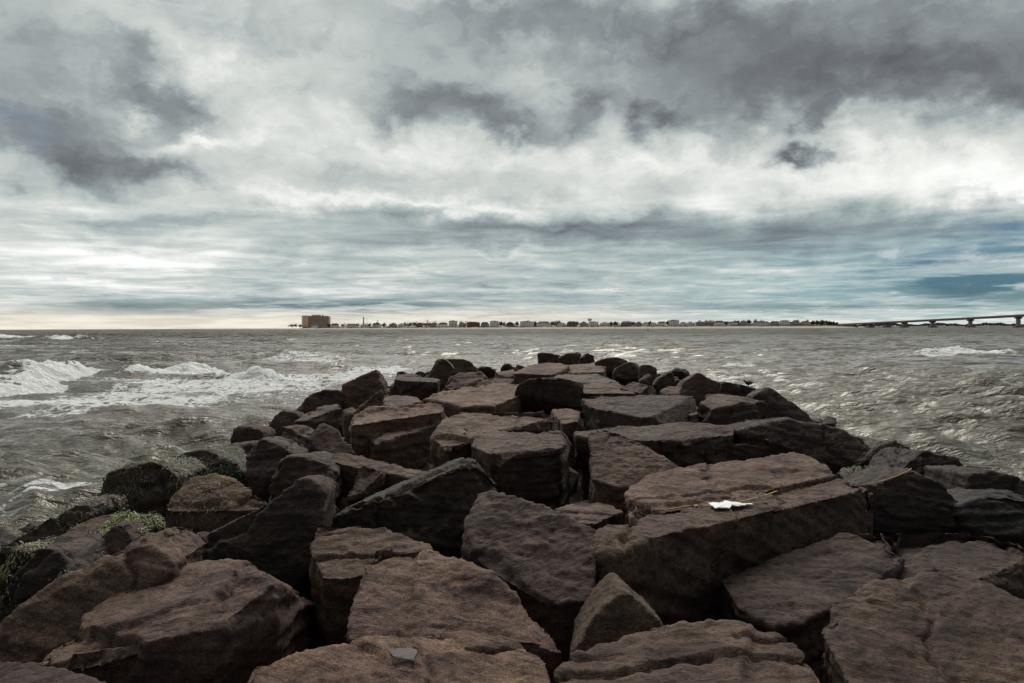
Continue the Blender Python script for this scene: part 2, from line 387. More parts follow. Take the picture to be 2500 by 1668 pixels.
def make_stone(P, seed, voxel, soften=2, relief=1.0, bed=None, chips=4, chip=.05):
    r = np.random.default_rng(seed)
    c = P.mean(axis=0); base = np.array([c[0], c[1], P[:, 2].min()])
    bm = bmesh.new()
    for p in P - base: bm.verts.new(p)
    g = bmesh.ops.convex_hull(bm, input=bm.verts)
    junk = [e for e in g['geom_interior'] + g['geom_unused'] if isinstance(e, bmesh.types.BMVert)]
    bmesh.ops.delete(bm, geom=list(set(junk)), context='VERTS')
    for _ in range(chips):                                 # broken-off corners
        vs = list(bm.verts)
        if len(vs) < 8: break
        d = Vector(r.normal(size=3)).normalized(); ext = sorted(v.co.dot(d) for v in vs)
        span = ext[-1] - ext[0]
        cut = ext[-1] - span * r.uniform(.3 * chip, chip)
        bmesh.ops.bisect_plane(bm, geom=bm.verts[:] + bm.edges[:] + bm.faces[:], plane_co=d * cut, plane_no=d, clear_outer=True)
        bmesh.ops.contextual_create(bm, geom=[e for e in bm.edges if e.is_boundary])
    g = bmesh.ops.convex_hull(bm, input=bm.verts)
    bmesh.ops.recalc_face_normals(bm, faces=bm.faces)
    me = bpy.data.meshes.new('boulder'); bm.to_mesh(me); bm.free()
    o = bpy.data.objects.new('boulder', me); C.objects.link(o)
    md = o.modifiers.new('r', 'REMESH'); md.mode = 'VOXEL'; md.voxel_size = voxel
    if soften: ms = o.modifiers.new('s', 'SMOOTH'); ms.factor = 0.5; ms.iterations = soften
    me2 = bpy.data.meshes.new_from_object(o.evaluated_get(bpy.context.evaluated_depsgraph_get()))
    o.modifiers.clear(); o.data = me2; bpy.data.meshes.remove(me); me2.name = 'boulder'
    n = len(me2.vertices); co = np.empty(n * 3); me2.vertices.foreach_get('co', co); co = co.reshape(-1, 3)
    nr = np.empty(n * 3); me2.vertices.foreach_get('normal', nr); nr = nr.reshape(-1, 3)
    size = np.ptp(P, axis=0); s = float(np.clip(np.mean(size), 0.4, 3.0))
    off = r.uniform(-50, 50, 3); q = co + off
    nb = np.array([r.normal(0, .16), r.normal(0, .16), 1.0]) if bed is None else np.array(bed, float)
    nb /= np.linalg.norm(nb)
    t = q @ nb
    side = 1 - np.abs(nr @ nb)
    disp = 0.017 * s * fbm(q * (0.9 / s * 1.6), 3, 0.5)                                  # broad swell
    disp += 0.0065 * s ** 0.5 * fbm(q * 2.6, 4, 0.55)                                     # lumps
    # bedding: ledges on the sides, low terraces on the upper face
    tt = t + 0.06 * fbm(q * 1.1, 2)
    lay = pnoise(np.stack([tt * 7.0, q[:, 0] * 0.5, q[:, 1] * 0.5], 1)) + 0.6 * pnoise(np.stack([tt * 17.0, q[:, 0] * 0.8, q[:, 1] * 0.8], 1))
    disp += 0.040 * lay * side * min(1, s)
    terr = fbm(q * np.array([0.75, 0.75, 0.2]) + 9, 4, 0.55) * 3.0
    fr = terr - np.floor(terr); ste = np.floor(terr) + smooth(fr, 0.42, 0.58)
    disp += 0.013 * (ste - terr) * (1 - side) * min(1, s)
    # cracks and a few hollows
    for _ in range(int(r.integers(2, 5))):
        d = r.normal(size=3); d -= nb * d.dot(nb) * 0.85; d /= np.linalg.norm(d)
        k = co @ d - r.uniform(-0.35, 0.35) * s + 0.09 * s * fbm(q * 1.4 + 5, 4, 0.6)
        mask = smooth(pnoise(q * 0.9 / s + r.uniform(0, 9, 3)), -0.02, 0.2)
        wd = max(0.014, 0.9 * voxel)
        disp -= (0.050 * np.exp(-(k / wd) ** 2) + 0.018 * smooth(k, 0, wd * 2)) * mask * min(1, s)
    for _ in range(3):                                                       # spalled corners leave stepped shelves
        d = r.normal(size=3); d /= np.linalg.norm(d); e = co @ d; sp = np.ptp(e)
        k = e - (e.max() - sp * r.uniform(.08, .26)) + 0.07 * s * fbm(q * 1.8 + 3, 4, .6)
        disp -= r.uniform(.03, .075) * smooth(k, 0, 2.2 * voxel) * float(np.clip(s - .55, .12, 1))
    holl = smooth(fbm(q * 1.7 + 31, 3, 0.5), 0.42, 0.75)
    disp -= 0.022 * holl * min(1, s)
    # rough broken skin
    st2 = fbm(q * np.array([1.9, 1.9, 3.0]) + 21, 4, .6) * 3.2; f2 = st2 - np.floor(st2)
    disp += 0.0095 * (np.floor(st2) + smooth(f2, .40, .60) - st2) * min(1, s)
    rdg = 1 - np.abs(fbm(q * 5.0, 3, 0.55)); disp += 0.008 * (rdg - 0.75)
    disp += 0.007 * fbm(q * 15.0, 2, 0.6)
    disp = np.clip(disp - .6 * np.median(disp), -.12, .035)
    co = co + nr * (disp * relief)[:, None]
    me2.vertices.foreach_set('co', co.ravel()); me2.update()
    me2.polygons.foreach_set('use_smooth', np.ones(len(me2.polygons), bool))
    me2.materials.clear(); me2.materials.append(ROCK)
    o.location = base
    return o

def nn_j(r): return r.normal(0, 0.012, 3)
def weed_on(o, seed, count, band, size=0.10, down=True):
    """short wet strands growing on the upper skin of a stone; band(p, n) -> weight"""
    me = o.data; n = len(me.polygons); r = np.random.default_rng(seed)
    ce = np.empty(n * 3); me.polygons.foreach_get('center', ce); ce = ce.reshape(-1, 3)
    no = np.empty(n * 3); me.polygons.foreach_get('normal', no); no = no.reshape(-1, 3)
    wt = np.clip(band(ce + np.array(o.location), no), 0, None)
    if wt.sum() <= 0: return
    idx = r.choice(n, size=count, p=wt / wt.sum())
    V = []; F = []
    for i in idx:
        p = ce[i] + nn_j(r); nn = no[i]
        g = np.array([0, 0, -1.0]); dwn = g - nn * nn.dot(g); L = np.linalg.norm(dwn)
        dwn = dwn / L if L > .05 else r.normal(size=3)
        dwn = dwn + r.normal(0, .25, 3); dwn /= np.linalg.norm(dwn)
        sd_ = np.cross(nn, dwn); sd_ /= (np.linalg.norm(sd_) + 1e-6)
        ln = size * r.uniform(.5, 1.5); wd = size * r.uniform(.07, .16)
        lift = nn * r.uniform(.001, .008)
        k = len(V)
        V += [p - sd_ * wd, p + sd_ * wd, p + dwn * ln * .5 + lift + sd_ * wd, p + dwn * ln * .5 + lift - sd_ * wd, p + dwn * ln + lift * .2]
        F += [(k, k + 1, k + 2, k + 3), (k + 3, k + 2, k + 4)]
    wd_o = mesh_from('seaweed', V, F, WEED, o)
    wd_o['kind'] = 'stuff'; wd_o['label'] = 'short tangled wet seaweed on the stone'
    return wd_o

STONES = [
# --- foreground
('A', 'T', [(150,1430),(400,1255),(800,1060),(960,880),(1100,822),(1480,812),(1620,900),(1700,955),(1400,1120),(1330,1220),(1000,1290),(600,1310),(240,1445)], dict(a=.22,b=.10,h=1.3,dz=.0,k=1.15, low=[(2020,1110,-.55),(1900,1060,-.35)]), 'large pale-topped boulder with a dark hollow, foreground left'),
('A', 'T', [(-80,1425),(240,1450),(420,1480),(560,1540),(760,1585),(800,1700),(-80,1700)], dict(h=.9,dz=-.1), 'flat grey slab cut by the bottom left corner of the picture'),
('B', 'T', [(60,1570),(160,1430),(300,1400),(560,1365),(800,1315),(880,1275),(1060,1290),(1200,1262),(1500,1238),(1786,1285),(1886,1360),(1966,1390),(1996,1470),(2036,1568),(2050,1720),(40,1720)], dict(h=1.0,b=.08,dz=.02,k=1.3), 'broad layered tan slab holding a small grey shard, bottom centre'),
('B', 'T', [(870,1276),(1060,1286),(1200,1258),(1500,1236),(1786,1282),(1880,1352),(1500,1350),(1210,1348),(1050,1328)], dict(h=.22,dz=.035,b=.04,k=1.05), 'thin upper ledge lying along the back of the layered tan slab'),
('B', 'T', [(905,690),(1050,680),(1200,735),(1430,795),(1660,890),(1830,1010),(2000,1160),(2115,1265),(2050,1310),(1750,1260),(1200,1265),(880,1235),(710,1290),(770,1030),(840,850)], dict(b=.30,a=-.10,h=.9,dz=.10,k=1.55), 'big brown boulder with a bright shoulder and whitish scuffs, bottom centre'),
('B', 'T', [(525,800),(530,680),(545,552),(720,590),(930,600),(1130,650),(1270,700),(1300,760),(1100,830),(800,915),(600,915)], dict(b=.28,a=.0,h=.8,dz=.0), 'dull purplish slab peeping out behind the bright-shouldered boulder'),
('C', 'T', [(165,335),(250,355),(440,425),(640,490),(890,610),(905,700),(880,900),(870,1060),(600,1095),(430,950),(150,800),(60,640),(110,430)], dict(b=.50,a=-.05,h=.9,dz=.22), 'large speckled purple-brown boulder leaning left of the long beam-like slab'),
('C', 'T', [(880,680),(920,620),(1100,540),(1400,500),(1650,460),(1890,380),(2480,300),(2610,290),(2680,320),(2500,380),(2370,400),(2210,415),(1890,495),(1640,560),(1440,615),(1070,702),(920,712)], dict(h=1.2,dz=.22,b=.0,taper=.97,k=.8), 'long beam-like slab with a dark front, carrying the white scrap and reed straws'),
('C', 'T', [(1060,410),(1100,350),(1210,290),(1500,235),(1780,185),(2050,140),(2130,125),(2240,165),(2395,275),(2180,312),(1890,372),(1640,445),(1300,505),(1080,522)], dict(h=.75,dz=.25,b=.03), 'wide pale slab with a jagged crack, behind the long beam-like slab'),
('C', 'T', [(640,490),(750,460),(980,455),(1070,500),(900,575),(760,560)], dict(h=.7,dz=-.12), 'small flat tan stone wedged left of the pale cracked slab'),
('D', 'T', [(10,920),(130,860),(420,780),(650,700),(820,620),(920,580),(1100,572),(1100,640),(1175,705),(1130,790),(1000,880),(930,980),(700,1100),(530,1190),(350,1215),(130,1110)], dict(h=1.0,b=.12,a=.05,dz=-.12,k=.68), 'dark slab with a broken ragged right edge, right foreground'),
('D', 'T', [(1050,600),(1300,608),(1520,590),(1700,630),(1900,680),(2020,750),(1850,850),(1550,930),(1000,1000),(800,1060),(930,800)], dict(h=.9,b=.10,dz=-.17,k=.6), 'lower dark slab running on from the ragged edge to the right border'),
('D', 'T', [(620,1215),(690,1060),(1000,925),(1300,910),(1550,912),(1690,920),(1870,970),(2020,1060),(2040,1720),(880,1720),(810,1400)], dict(h=1.0,b=.16,a=-.03,dz=.02,k=.66), 'huge dark boulder filling the bottom right corner'),
('C', 'T', [(640,1480),(760,1400),(1080,1282),(1150,1270),(1400,1230),(1540,1188),(1680,1210),(1849,1215),(1979,1230),(2129,1290),(2289,1480),(2400,1600),(2420,1720),(640,1720)], dict(h=1.0,b=.05,dz=.0,k=.85), 'rounded pitted purple-brown boulder at the bottom edge, right of centre'),
('C', 'V', [(740,1395),(900,1150),(1060,988),(1120,1005),(1180,1070),(1360,1225),(1300,1255),(1140,1285),(800,1410)], dict(lean=.55,depth=.55,dz=.12,k=.62), 'small dark pyramid-shaped stone between the foreground boulders'),
('C', 'V', [(1440,1075),(1600,990),(1690,1000),(1730,1140),(1640,1185),(1560,1155)], dict(lean=.6,depth=.5,dz=-.25), 'small dim stone in the gap left of the dark ragged slab'),
# --- left foreground flank
('A', 'V', [(-40,1240),(100,1080),(400,950),(620,770),(760,700),(880,660),(1000,780),(1080,840),(960,900),(800,1080),(650,1190),(430,1280),(170,1440),(-40,1450)], dict(lean=.75,depth=1.0,dz=-.1), 'long dark ridge-backed boulder behind the pale-topped foreground boulder'),
('A', 'V', [(470,800),(560,700),(700,580),(760,575),(800,620),(835,675),(800,720),(640,770),(440,940)], dict(lean=.6,depth=.5,dz=.0), 'pointed brown stone sticking up through the seaweed, left flank'),
('A', 'V', [(-30,1100),(60,960),(100,880),(230,740),(300,740),(380,770),(430,900),(420,945),(150,1060),(-30,1120)], dict(lean=.5,depth=.8), 'dark streaked boulder with a green tuft at the left border', 420),
('A', 'V', [(-40,900),(60,770),(90,725),(215,745),(110,860),(50,890)], dict(lean=.5,depth=.7), 'small stone with pale weed on its crest at the left border', 300),
('A', 'T', [(380,790),(500,772),(520,830),(440,920),(390,870)], dict(h=.5,b=.3,dz=-.2), 'tiny green weedy stone between the dark streaked boulder and the ridge-backed one', 260),
('A', 'T', [(960,730),(1230,600),(1310,635),(1120,790),(1020,800)], dict(h=.6,b=.25,dz=-.05), 'reddish flat stone in front of the brown domed boulder'),
('B', 'V', [(-330,800),(-100,625),(0,590),(200,510),(330,410),(460,312),(530,310),(570,345),(602,390),(592,480),(530,640),(535,880),(420,970),(0,870)], dict(lean=.55,depth=1.1,dz=-.1), 'massive blackish boulder with a knob on top, left of centre'),
('A', 'T', [(1010,480),(1040,420),(1200,288),(1320,270),(1440,300),(1600,390),(1690,448),(1600,485),(1430,410),(1280,415),(1150,465),(1050,500)], dict(b=.5,h=.9,dz=.12), 'brown domed boulder with a lit back and dark front, left flank', 160),
('A', 'V', [(580,480),(600,380),(635,340),(640,270),(720,235),(780,225),(830,240),(960,198),(1040,232),(1110,290),(1020,420),(1010,510),(640,525)], dict(lean=.35,depth=1.0), 'black weed-covered boulder standing highest beside the water, left', 1500),
('A', 'V', [(1020,220),(1100,140),(1280,122),(1340,155),(1450,200),(1560,300),(1500,345),(1330,300),(1200,310),(1090,290)], dict(lean=.7,depth=1.0), 'black boulder draped in green weed behind the brown dome', 1500),
('A', 'V', [(-40,760),(110,680),(280,550),(460,450),(540,445),(585,460),(595,515),(400,545),(300,665),(210,745),(60,775)], dict(lean=.6,depth=.8), 'long low black rock at the water edge, far left', 300),
('A', 'T', [(255,745),(330,660),(500,540),(720,510),(1000,500),(1015,560),(920,640),(850,690),(700,650),(600,710),(480,775),(300,755)], dict(b=.38,h=.7,dz=.0), 'flat boulder carpeted with pale olive seaweed, left flank', 3400),
# --- left middle
('E', 'V', [(105,835),(190,772),(235,785),(245,835)], dict(depth=.7), 'small black stone by the water, lowest of the left crest line'),
('E', 'V', [(232,805),(290,740),(378,698),(378,800),(300,825)], dict(depth=.8), 'black stone leaning on the grey rounded block, left edge'),
('E', 'V', [(220,870),(300,812),(500,800),(565,780),(515,900),(500,990),(300,900)], dict(lean=.5,depth=.9,dz=-.1), 'shadowed boulder under the grey rounded block, left edge'),
('E', 'V', [(370,785),(385,660),(420,638),(480,648),(600,655),(652,690),(640,765),(540,775),(500,840),(380,815)], dict(lean=.4,depth=.8), 'grey rounded block on the left edge of the jetty'),
('E', 'V', [(485,645),(540,562),(620,600),(715,615),(662,690),(560,675)], dict(depth=.7), 'small dark wedge beyond the grey rounded block'),
('E', 'V', [(655,695),(740,560),(800,510),(900,520),(942,560),(900,665),(700,745)], dict(lean=.5,depth=.8), 'dark rough stone leaning against the twisted peak, left side'),
('E', 'V', [(622,575),(670,510),(700,410),(730,400),(880,440),(922,480),(870,525),(760,525),(700,605),(640,605)], dict(lean=.5,depth=.8), 'dark horn-shaped stone standing against the water, left', 250),
('E', 'V', [(485,905),(590,745),(650,736),(700,780),(960,872),(780,930),(700,1010),(600,1190),(545,1110)], dict(lean=.6,depth=.9,yaw=-.25), 'grey-sided boulder with a sharp vertical edge, left slope'),
('E', 'V', [(785,665),(800,636),(870,650),(1050,750),(1145,812),(1155,885),(1000,875),(900,835),(795,785)], dict(lean=.8,depth=.8,dz=.1), 'tapering speckled stone lying over the left slope'),
('E', 'T', [(975,712),(1110,580),(1180,620),(1250,660),(1330,770),(1415,865),(1380,890),(1150,900),(1120,820)], dict(b=.9,h=.7,dz=.15), 'smooth brown triangular face tilted toward the viewer, left slope'),
('E', 'V', [(665,1160),(690,1060),(770,930),(860,880),(1000,882),(1160,940),(1245,1000),(1268,1050),(1240,1190),(1160,1240),(900,1260),(740,1250)], dict(lean=.5,depth=1.0,dz=.05), 'rounded brown boulder behind the massive blackish boulder'),
('E', 'T', [(880,602),(960,535),(1110,480),(1255,448),(1290,480),(1150,525),(960,595)], dict(b=.12,h=.95,dz=.2), 'block with a pale sloping top and black front, left crest'),
('E', 'V', [(980,445),(1005,370),(1150,340),(1260,345),(1298,362),(1285,455),(1200,475),(900,525),(900,500)], dict(lean=.4,depth=.8), 'low dark hump behind the pale sloping block, left crest'),
('E', 'V', [(1262,475),(1295,310),(1330,283),(1390,275),(1590,170),(1642,215),(1662,290),(1645,400),(1645,470),(1400,480)], dict(lean=.55,depth=.8,dz=.1), 'tall reddish peaked boulder on the left crest'),
('E', 'V', [(1395,500),(1560,360),(1622,322),(1645,400),(1635,475),(1400,528)], dict(lean=.6,depth=.5,dz=.1), 'small dark wedge at the foot of the tall reddish peak'),
('E', 'T', [(1285,490),(1400,468),(1420,500),(1370,560),(1310,550)], dict(b=.5,h=.6,dz=-.1), 'small flat grey stone under the tall reddish peak'),
('E', 'T', [(1340,575),(1380,520),(1500,490),(1650,480),(2000,450),(2100,435),(2150,472),(2130,505),(1960,525),(1750,565),(1640,575),(1520,595),(1350,620)], dict(b=.06,h=1.1,dz=.3), 'layered tan slab with parallel ledges, left of centre'),
('E', 'T', [(1488,690),(1560,645),(1890,588),(2075,618),(1960,660),(1900,672),(1700,745),(1560,785),(1500,745)], dict(b=.1,h=.9,dz=.05), 'split ledge jutting out below the layered tan slab'),
('E', 'T', [(1175,925),(1210,870),(1310,860),(1500,900),(1800,948),(2000,978),(2060,1000),(1850,1065),(1640,1010),(1440,945)], dict(a=-.06,b=.12,h=.8,dz=.12), 'long brown slab sloping down to the right, mid left'),
('E', 'T', [(1315,1210),(1400,1030),(1450,955),(1520,972),(1600,970),(1645,1005),(1560,1065),(1440,1180)], dict(b=.62,a=.1,h=.7,dz=.08,low=[(1850,1090,-.35),(1700,1160,-.5)]), 'small block with a tan left face below the long brown slab'),
('B', 'V', [(590,575),(830,445),(1250,272),(1430,200),(1540,168),(1600,182),(1640,260),(1720,335),(1500,430),(1430,650),(1280,720),(1000,640),(700,600)], dict(lean=.35,depth=.8,dz=-.05,yaw=.1), 'black wedge with a long thin bright edge, centre'),
('B', 'V', [(570,490),(700,420),(830,390),(860,420),(700,520),(610,560)], dict(lean=.8,depth=.6,dz=-.15), 'thin dark sliver left of the bright-edged wedge'),
('B', 'V', [(1600,330),(1640,255),(1720,300),(1780,370),(1840,410),(1700,430)], dict(lean=.8,depth=.5,dz=-.1), 'weathered grey stump at the right end of the bright-edged wedge'),
# --- centre
('F', 'T', [(540,732),(700,690),(840,674),(1150,690),(1210,680),(1245,705),(1305,705),(1315,770),(1280,802),(1230,852),(1100,872),(720,907),(660,897),(505,830)], dict(h=1.45,dz=.3), 'big flat-topped block with a tall black front, centre'),
('F', 'T', [(182,752),(300,610),(500,560),(870,535),(1150,525),(1240,572),(1170,572),(880,612),(700,705),(540,745),(290,845),(225,815)], dict(h=1.0,dz=.3,b=.05), 'long pale slab pointing left, behind the flat-topped centre block'),
('F', 'T', [(1150,525),(1200,518),(1300,540),(1405,538),(1400,622),(1240,645),(1230,580)], dict(h=.8,dz=.05), 'small stepped stone between the long pale slab and the yellowish-patched slab'),
('F', 'T', [(1315,748),(1480,690),(1600,664),(1900,664),(2276,654),(2650,680),(2675,725),(2540,748),(2360,792),(2280,803),(2100,758),(1850,738),(1480,775)], dict(h=.95,dz=.22), 'long slab with swirling pale grain, right of centre'),
('F', 'T', [(1470,700),(1600,685),(1680,700),(1800,780),(2000,850),(2180,940),(2290,1010),(2150,1055),(1900,1125),(1770,1190),(1700,1190),(1500,1105),(1480,950)], dict(b=.45,a=-.05,h=.8,dz=.22), 'tilted red-brown triangular slab, centre right'),
('F', 'T', [(35,437),(210,380),(450,330),(540,342),(820,322),(985,342),(960,392),(600,545),(480,505),(260,472)], dict(h=.9,dz=.2,b=.05), 'broad tan slab with a dark dent, upper centre left'),
('F', 'V', [(890,330),(985,283),(1070,270),(1250,312),(1442,314),(1390,440),(1375,535),(800,545)], dict(lean=.12,depth=1.6,dz=.1), 'wide black-fronted block, upper centre'),
('F', 'T', [(300,495),(420,530),(595,553),(560,572),(440,572),(330,540)], dict(h=.6,dz=.0), 'thin pale flake right of the layered tan slab'),
('F', 'T', [(1378,468),(1400,420),(1580,406),(1950,410),(2330,430),(2345,458),(2230,485),(2200,545),(2110,575),(1900,605),(1530,522)], dict(h=1.1,dz=.28,b=.04), 'broad slab with a yellowish patch on top, right of centre'),
('G', 'V', [(65,505),(350,398),(382,430),(392,525),(100,525)], dict(lean=.5,depth=.6,dz=.1), 'dark wedge under the front of the yellowish-patched slab'),
('G', 'T', [(350,392),(470,348),(512,370),(515,430),(470,442),(380,435)], dict(h=.7,dz=.1), 'small light-topped chunk at the right end of the yellowish-patched slab'),
('F', 'T', [(1390,385),(1440,320),(1700,318),(1760,350),(1900,412),(1560,418),(1400,425)], dict(h=.8,dz=.12), 'flat dim slab behind the yellowish-patched slab'),
('F', 'T', [(1718,350),(1830,276),(1900,290),(1965,330),(1900,405),(1800,380)], dict(b=.4,h=.8,dz=.2,low=[(2050,412,-.4)]), 'light-faced lump with a scratched top, upper right of centre'),
('F', 'T', [(1145,282),(1260,235),(1380,224),(1680,250),(1745,312),(1440,314),(1340,302)], dict(h=.8,dz=.12), 'flat slab near the tip, behind the wide black-fronted block'),
('F', 'V', [(1240,300),(1255,255),(1335,290),(1330,302)], dict(depth=.5,dz=.2), 'tiny dark wedge lying on the flat slab near the tip'),
# --- the far end
('F', 'V', [(125,265),(180,170),(215,128),(260,124),(300,120),(430,117),(500,143),(550,198),(500,218),(330,240),(250,335),(235,258)], dict(lean=.4,depth=1.5,dz=.1), 'dark humped boulder with a bleached twig on it, far left end', 200),
('F', 'T', [(248,355),(320,218),(560,196),(700,225),(765,300),(640,335),(430,335),(330,348),(270,368)], dict(b=.5,h=.9,dz=.35), 'sloping lit slab in front of the humped boulder with the twig'),
('F', 'T', [(595,305),(660,250),(760,258),(860,290),(825,332),(700,340)], dict(b=.3,h=.8,dz=.25), 'faceted stone right of the sloping lit slab, far centre'),
('F', 'T', [(700,232),(850,205),(880,240),(860,262),(760,262)], dict(h=.8,dz=.1), 'flat grey stone behind the faceted stone, far centre'),
('F', 'V', [(740,207),(770,161),(830,165),(874,196),(860,210)], dict(depth=.9), 'small black knob against the water near the tip'),
('F', 'V', [(548,202),(590,177),(660,185),(708,210),(640,217)], dict(depth=.9), 'low black stone between the twig boulder and the black knob'),
('F', 'T', [(845,243),(870,205),(980,160),(1180,121),(1300,138),(1312,178),(1220,248),(1060,228)], dict(b=.08,h=1.0,dz=.3), 'pale sloping slab at the tip, below the dark upright block'),
('F', 'V', [(1040,60),(1180,73),(1242,93),(1228,132),(1050,155)], dict(lean=.15,depth=1.3,dz=.2), 'dark upright block at the very tip of the jetty'),
('F', 'V', [(1212,112),(1290,73),(1400,61),(1420,90),(1392,180),(1300,178),(1230,135)], dict(lean=.3,depth=1.3,dz=.2), 'dark humped boulder right of the upright block at the tip'),
('F', 'V', [(1398,112),(1460,67),(1522,95),(1527,142),(1500,170),(1380,185)], dict(lean=.4,depth=1.2,dz=.2), 'small angular boulder at the tip, right of the humped one'),
('F', 'T', [(1255,208),(1290,182),(1600,143),(1625,200),(1590,228),(1290,226)], dict(h=.9,dz=.2), 'pale flat slab below the small angular boulder at the tip'),
('F', 'V', [(1515,155),(1620,104),(1710,97),(1780,113),(1822,150),(1700,185),(1668,245),(1610,240)], dict(lean=.3,depth=1.3,dz=.2), 'big black block on the right side of the tip'),
('F', 'V', [(1662,245),(1690,190),(1760,155),(1830,139),(1882,149),(1908,175),(1892,275),(1700,282)], dict(lean=.5,depth=1.2,dz=.15), 'grey-faced boulder in front of the big black tip block'),
('F', 'V', [(1885,182),(1980,174),(2027,195),(2057,282),(2010,315),(1900,296)], dict(lean=.4,depth=1.1,dz=.15), 'dark rounded boulder right of the grey-faced one'),
('F', 'V', [(1885,305),(1970,234),(1992,260),(1955,325)], dict(lean=.6,depth=.6,dz=.2), 'small grey leaning plate in front of the dark rounded boulder'),
('F', 'V', [(1998,335),(2040,285),(2140,220),(2167,235),(2192,292),(2182,340),(2080,375)], dict(lean=.5,depth=.8,dz=.1), 'dark pyramid against the water, right crest'),
('G', 'V', [(330,170),(345,150),(395,165),(400,190),(350,200)], dict(depth=.8,dz=-.1), 'low black stone between the dark pyramid and the squarish boulder'),
('G', 'T', [(182,255),(300,195),(392,190),(365,285),(230,280)], dict(b=.35,h=.7,dz=.2), 'small light-patched stone below the dark pyramid'),
('G', 'V', [(345,275),(400,180),(500,110),(540,104),(702,135),(707,232),(560,265),(520,325),(380,295)], dict(lean=.4,depth=1.0,dz=.1), 'squarish boulder with a flat top on the right crest'),
('G', 'V', [(690,270),(703,182),(745,167),(900,198),(1005,230),(960,315),(800,320)], dict(lean=.35,depth=1.0,dz=.0), 'long dark boulder that the small bird sits on, right crest'),
('G', 'V', [(945,320),(1000,230),(1080,204),(1130,225),(1250,310),(1450,450),(1475,492),(1290,500),(1100,530),(1060,340)], dict(lean=.5,depth=1.0,dz=.0), 'big dark boulder sloping down to the water, right crest'),
('G', 'T', [(528,335),(600,250),(740,258),(1075,335),(960,348),(860,333),(620,405),(590,355)], dict(b=.12,h=.8,dz=.25), 'reddish flat-topped boulder below the bird boulder, right'),
('G', 'V', [(555,530),(600,430),(890,333),(1000,360),(1100,480),(1095,530),(820,550),(700,540)], dict(lean=.7,depth=.8,dz=.1), 'dark sloping boulder under the reddish flat top, right'),
('G', 'V', [(1465,470),(1520,463),(1680,478),(1712,520),(1700,545),(1500,518)], dict(depth=.8,dz=-.2), 'low black stone at the water edge, right'),
('G', 'V', [(820,570),(1050,545),(1150,500),(1290,484),(1440,508),(1700,560),(2010,690),(1965,745),(1835,850),(1720,880),(1450,800),(1290,690),(1050,660)], dict(lean=.9,depth=1.4,dz=.05), 'huge dark domed boulder on the right slope', 260),
('G', 'V', [(405,850),(430,770),(490,730),(800,690),(1240,638),(1292,660),(1292,735),(900,830),(560,880),(430,900)], dict(lean=.3,depth=.9,dz=.0), 'long dark slab with a thin lit edge, right of the tilted triangular slab'),
('G', 'V', [(2015,695),(2160,653),(2280,680),(2347,740),(2230,805),(2130,950),(2040,910),(1830,850)], dict(lean=.6,depth=1.0,dz=-.05), 'dark boulder with green moss on its top, right edge', 500),
('G', 'T', [(1635,900),(1700,850),(1830,868),(2030,850),(2145,932),(2060,1005),(1960,985),(1700,960)], dict(b=.3,h=.7,dz=-.05), 'low stone covered with combed yellow-green weed, right', 1300),
('D', 'V', [(1105,290),(1180,190),(1270,128),(1400,146),(1480,158),(1565,250),(1610,345),(1400,350),(1250,340)], dict(lean=.5,depth=1.0,dz=.05), 'black boulder with a notch in its top, right edge'),
('D', 'V', [(1550,275),(1700,256),(1850,298),(1990,325),(2030,510),(1800,530),(1560,490)], dict(lean=.6,depth=1.0,dz=.0), 'black boulder against the water at the right border'),
('D', 'V', [(820,420),(1000,355),(1220,243),(1285,300),(1375,308),(1410,385),(1565,490),(1565,600),(1100,610),(900,570),(800,610),(830,505)], dict(lean=.6,depth=.9,dz=.0), 'black slab with a yellow straw on its ridge, right end of the beam-like slab'),
('D', 'V', [(1480,470),(1700,400),(1990,400),(2030,665),(1700,655),(1540,600)], dict(lean=.7,depth=.8,dz=-.05), 'black rounded boulder behind the lower dark slab at the right border'),
('E', 'T', [(1630,405),(1700,383),(1900,400),(1955,442),(1640,480)], dict(h=.6,dz=.12), 'cracked flat tan slab behind the layered slab'),
('E', 'T', [(1695,255),(1722,196),(1820,198),(2090,265),(2070,285),(1700,265)], dict(h=.7,dz=.25), 'flat-topped dark block beyond the tall reddish peak'),
('E', 'V', [(1655,385),(1670,285),(1900,300),(2060,345),(2055,365),(1800,400)], dict(lean=.4,depth=.9,dz=.05), 'dark layered block under the flat-topped one, far left'),
]
stones = {}
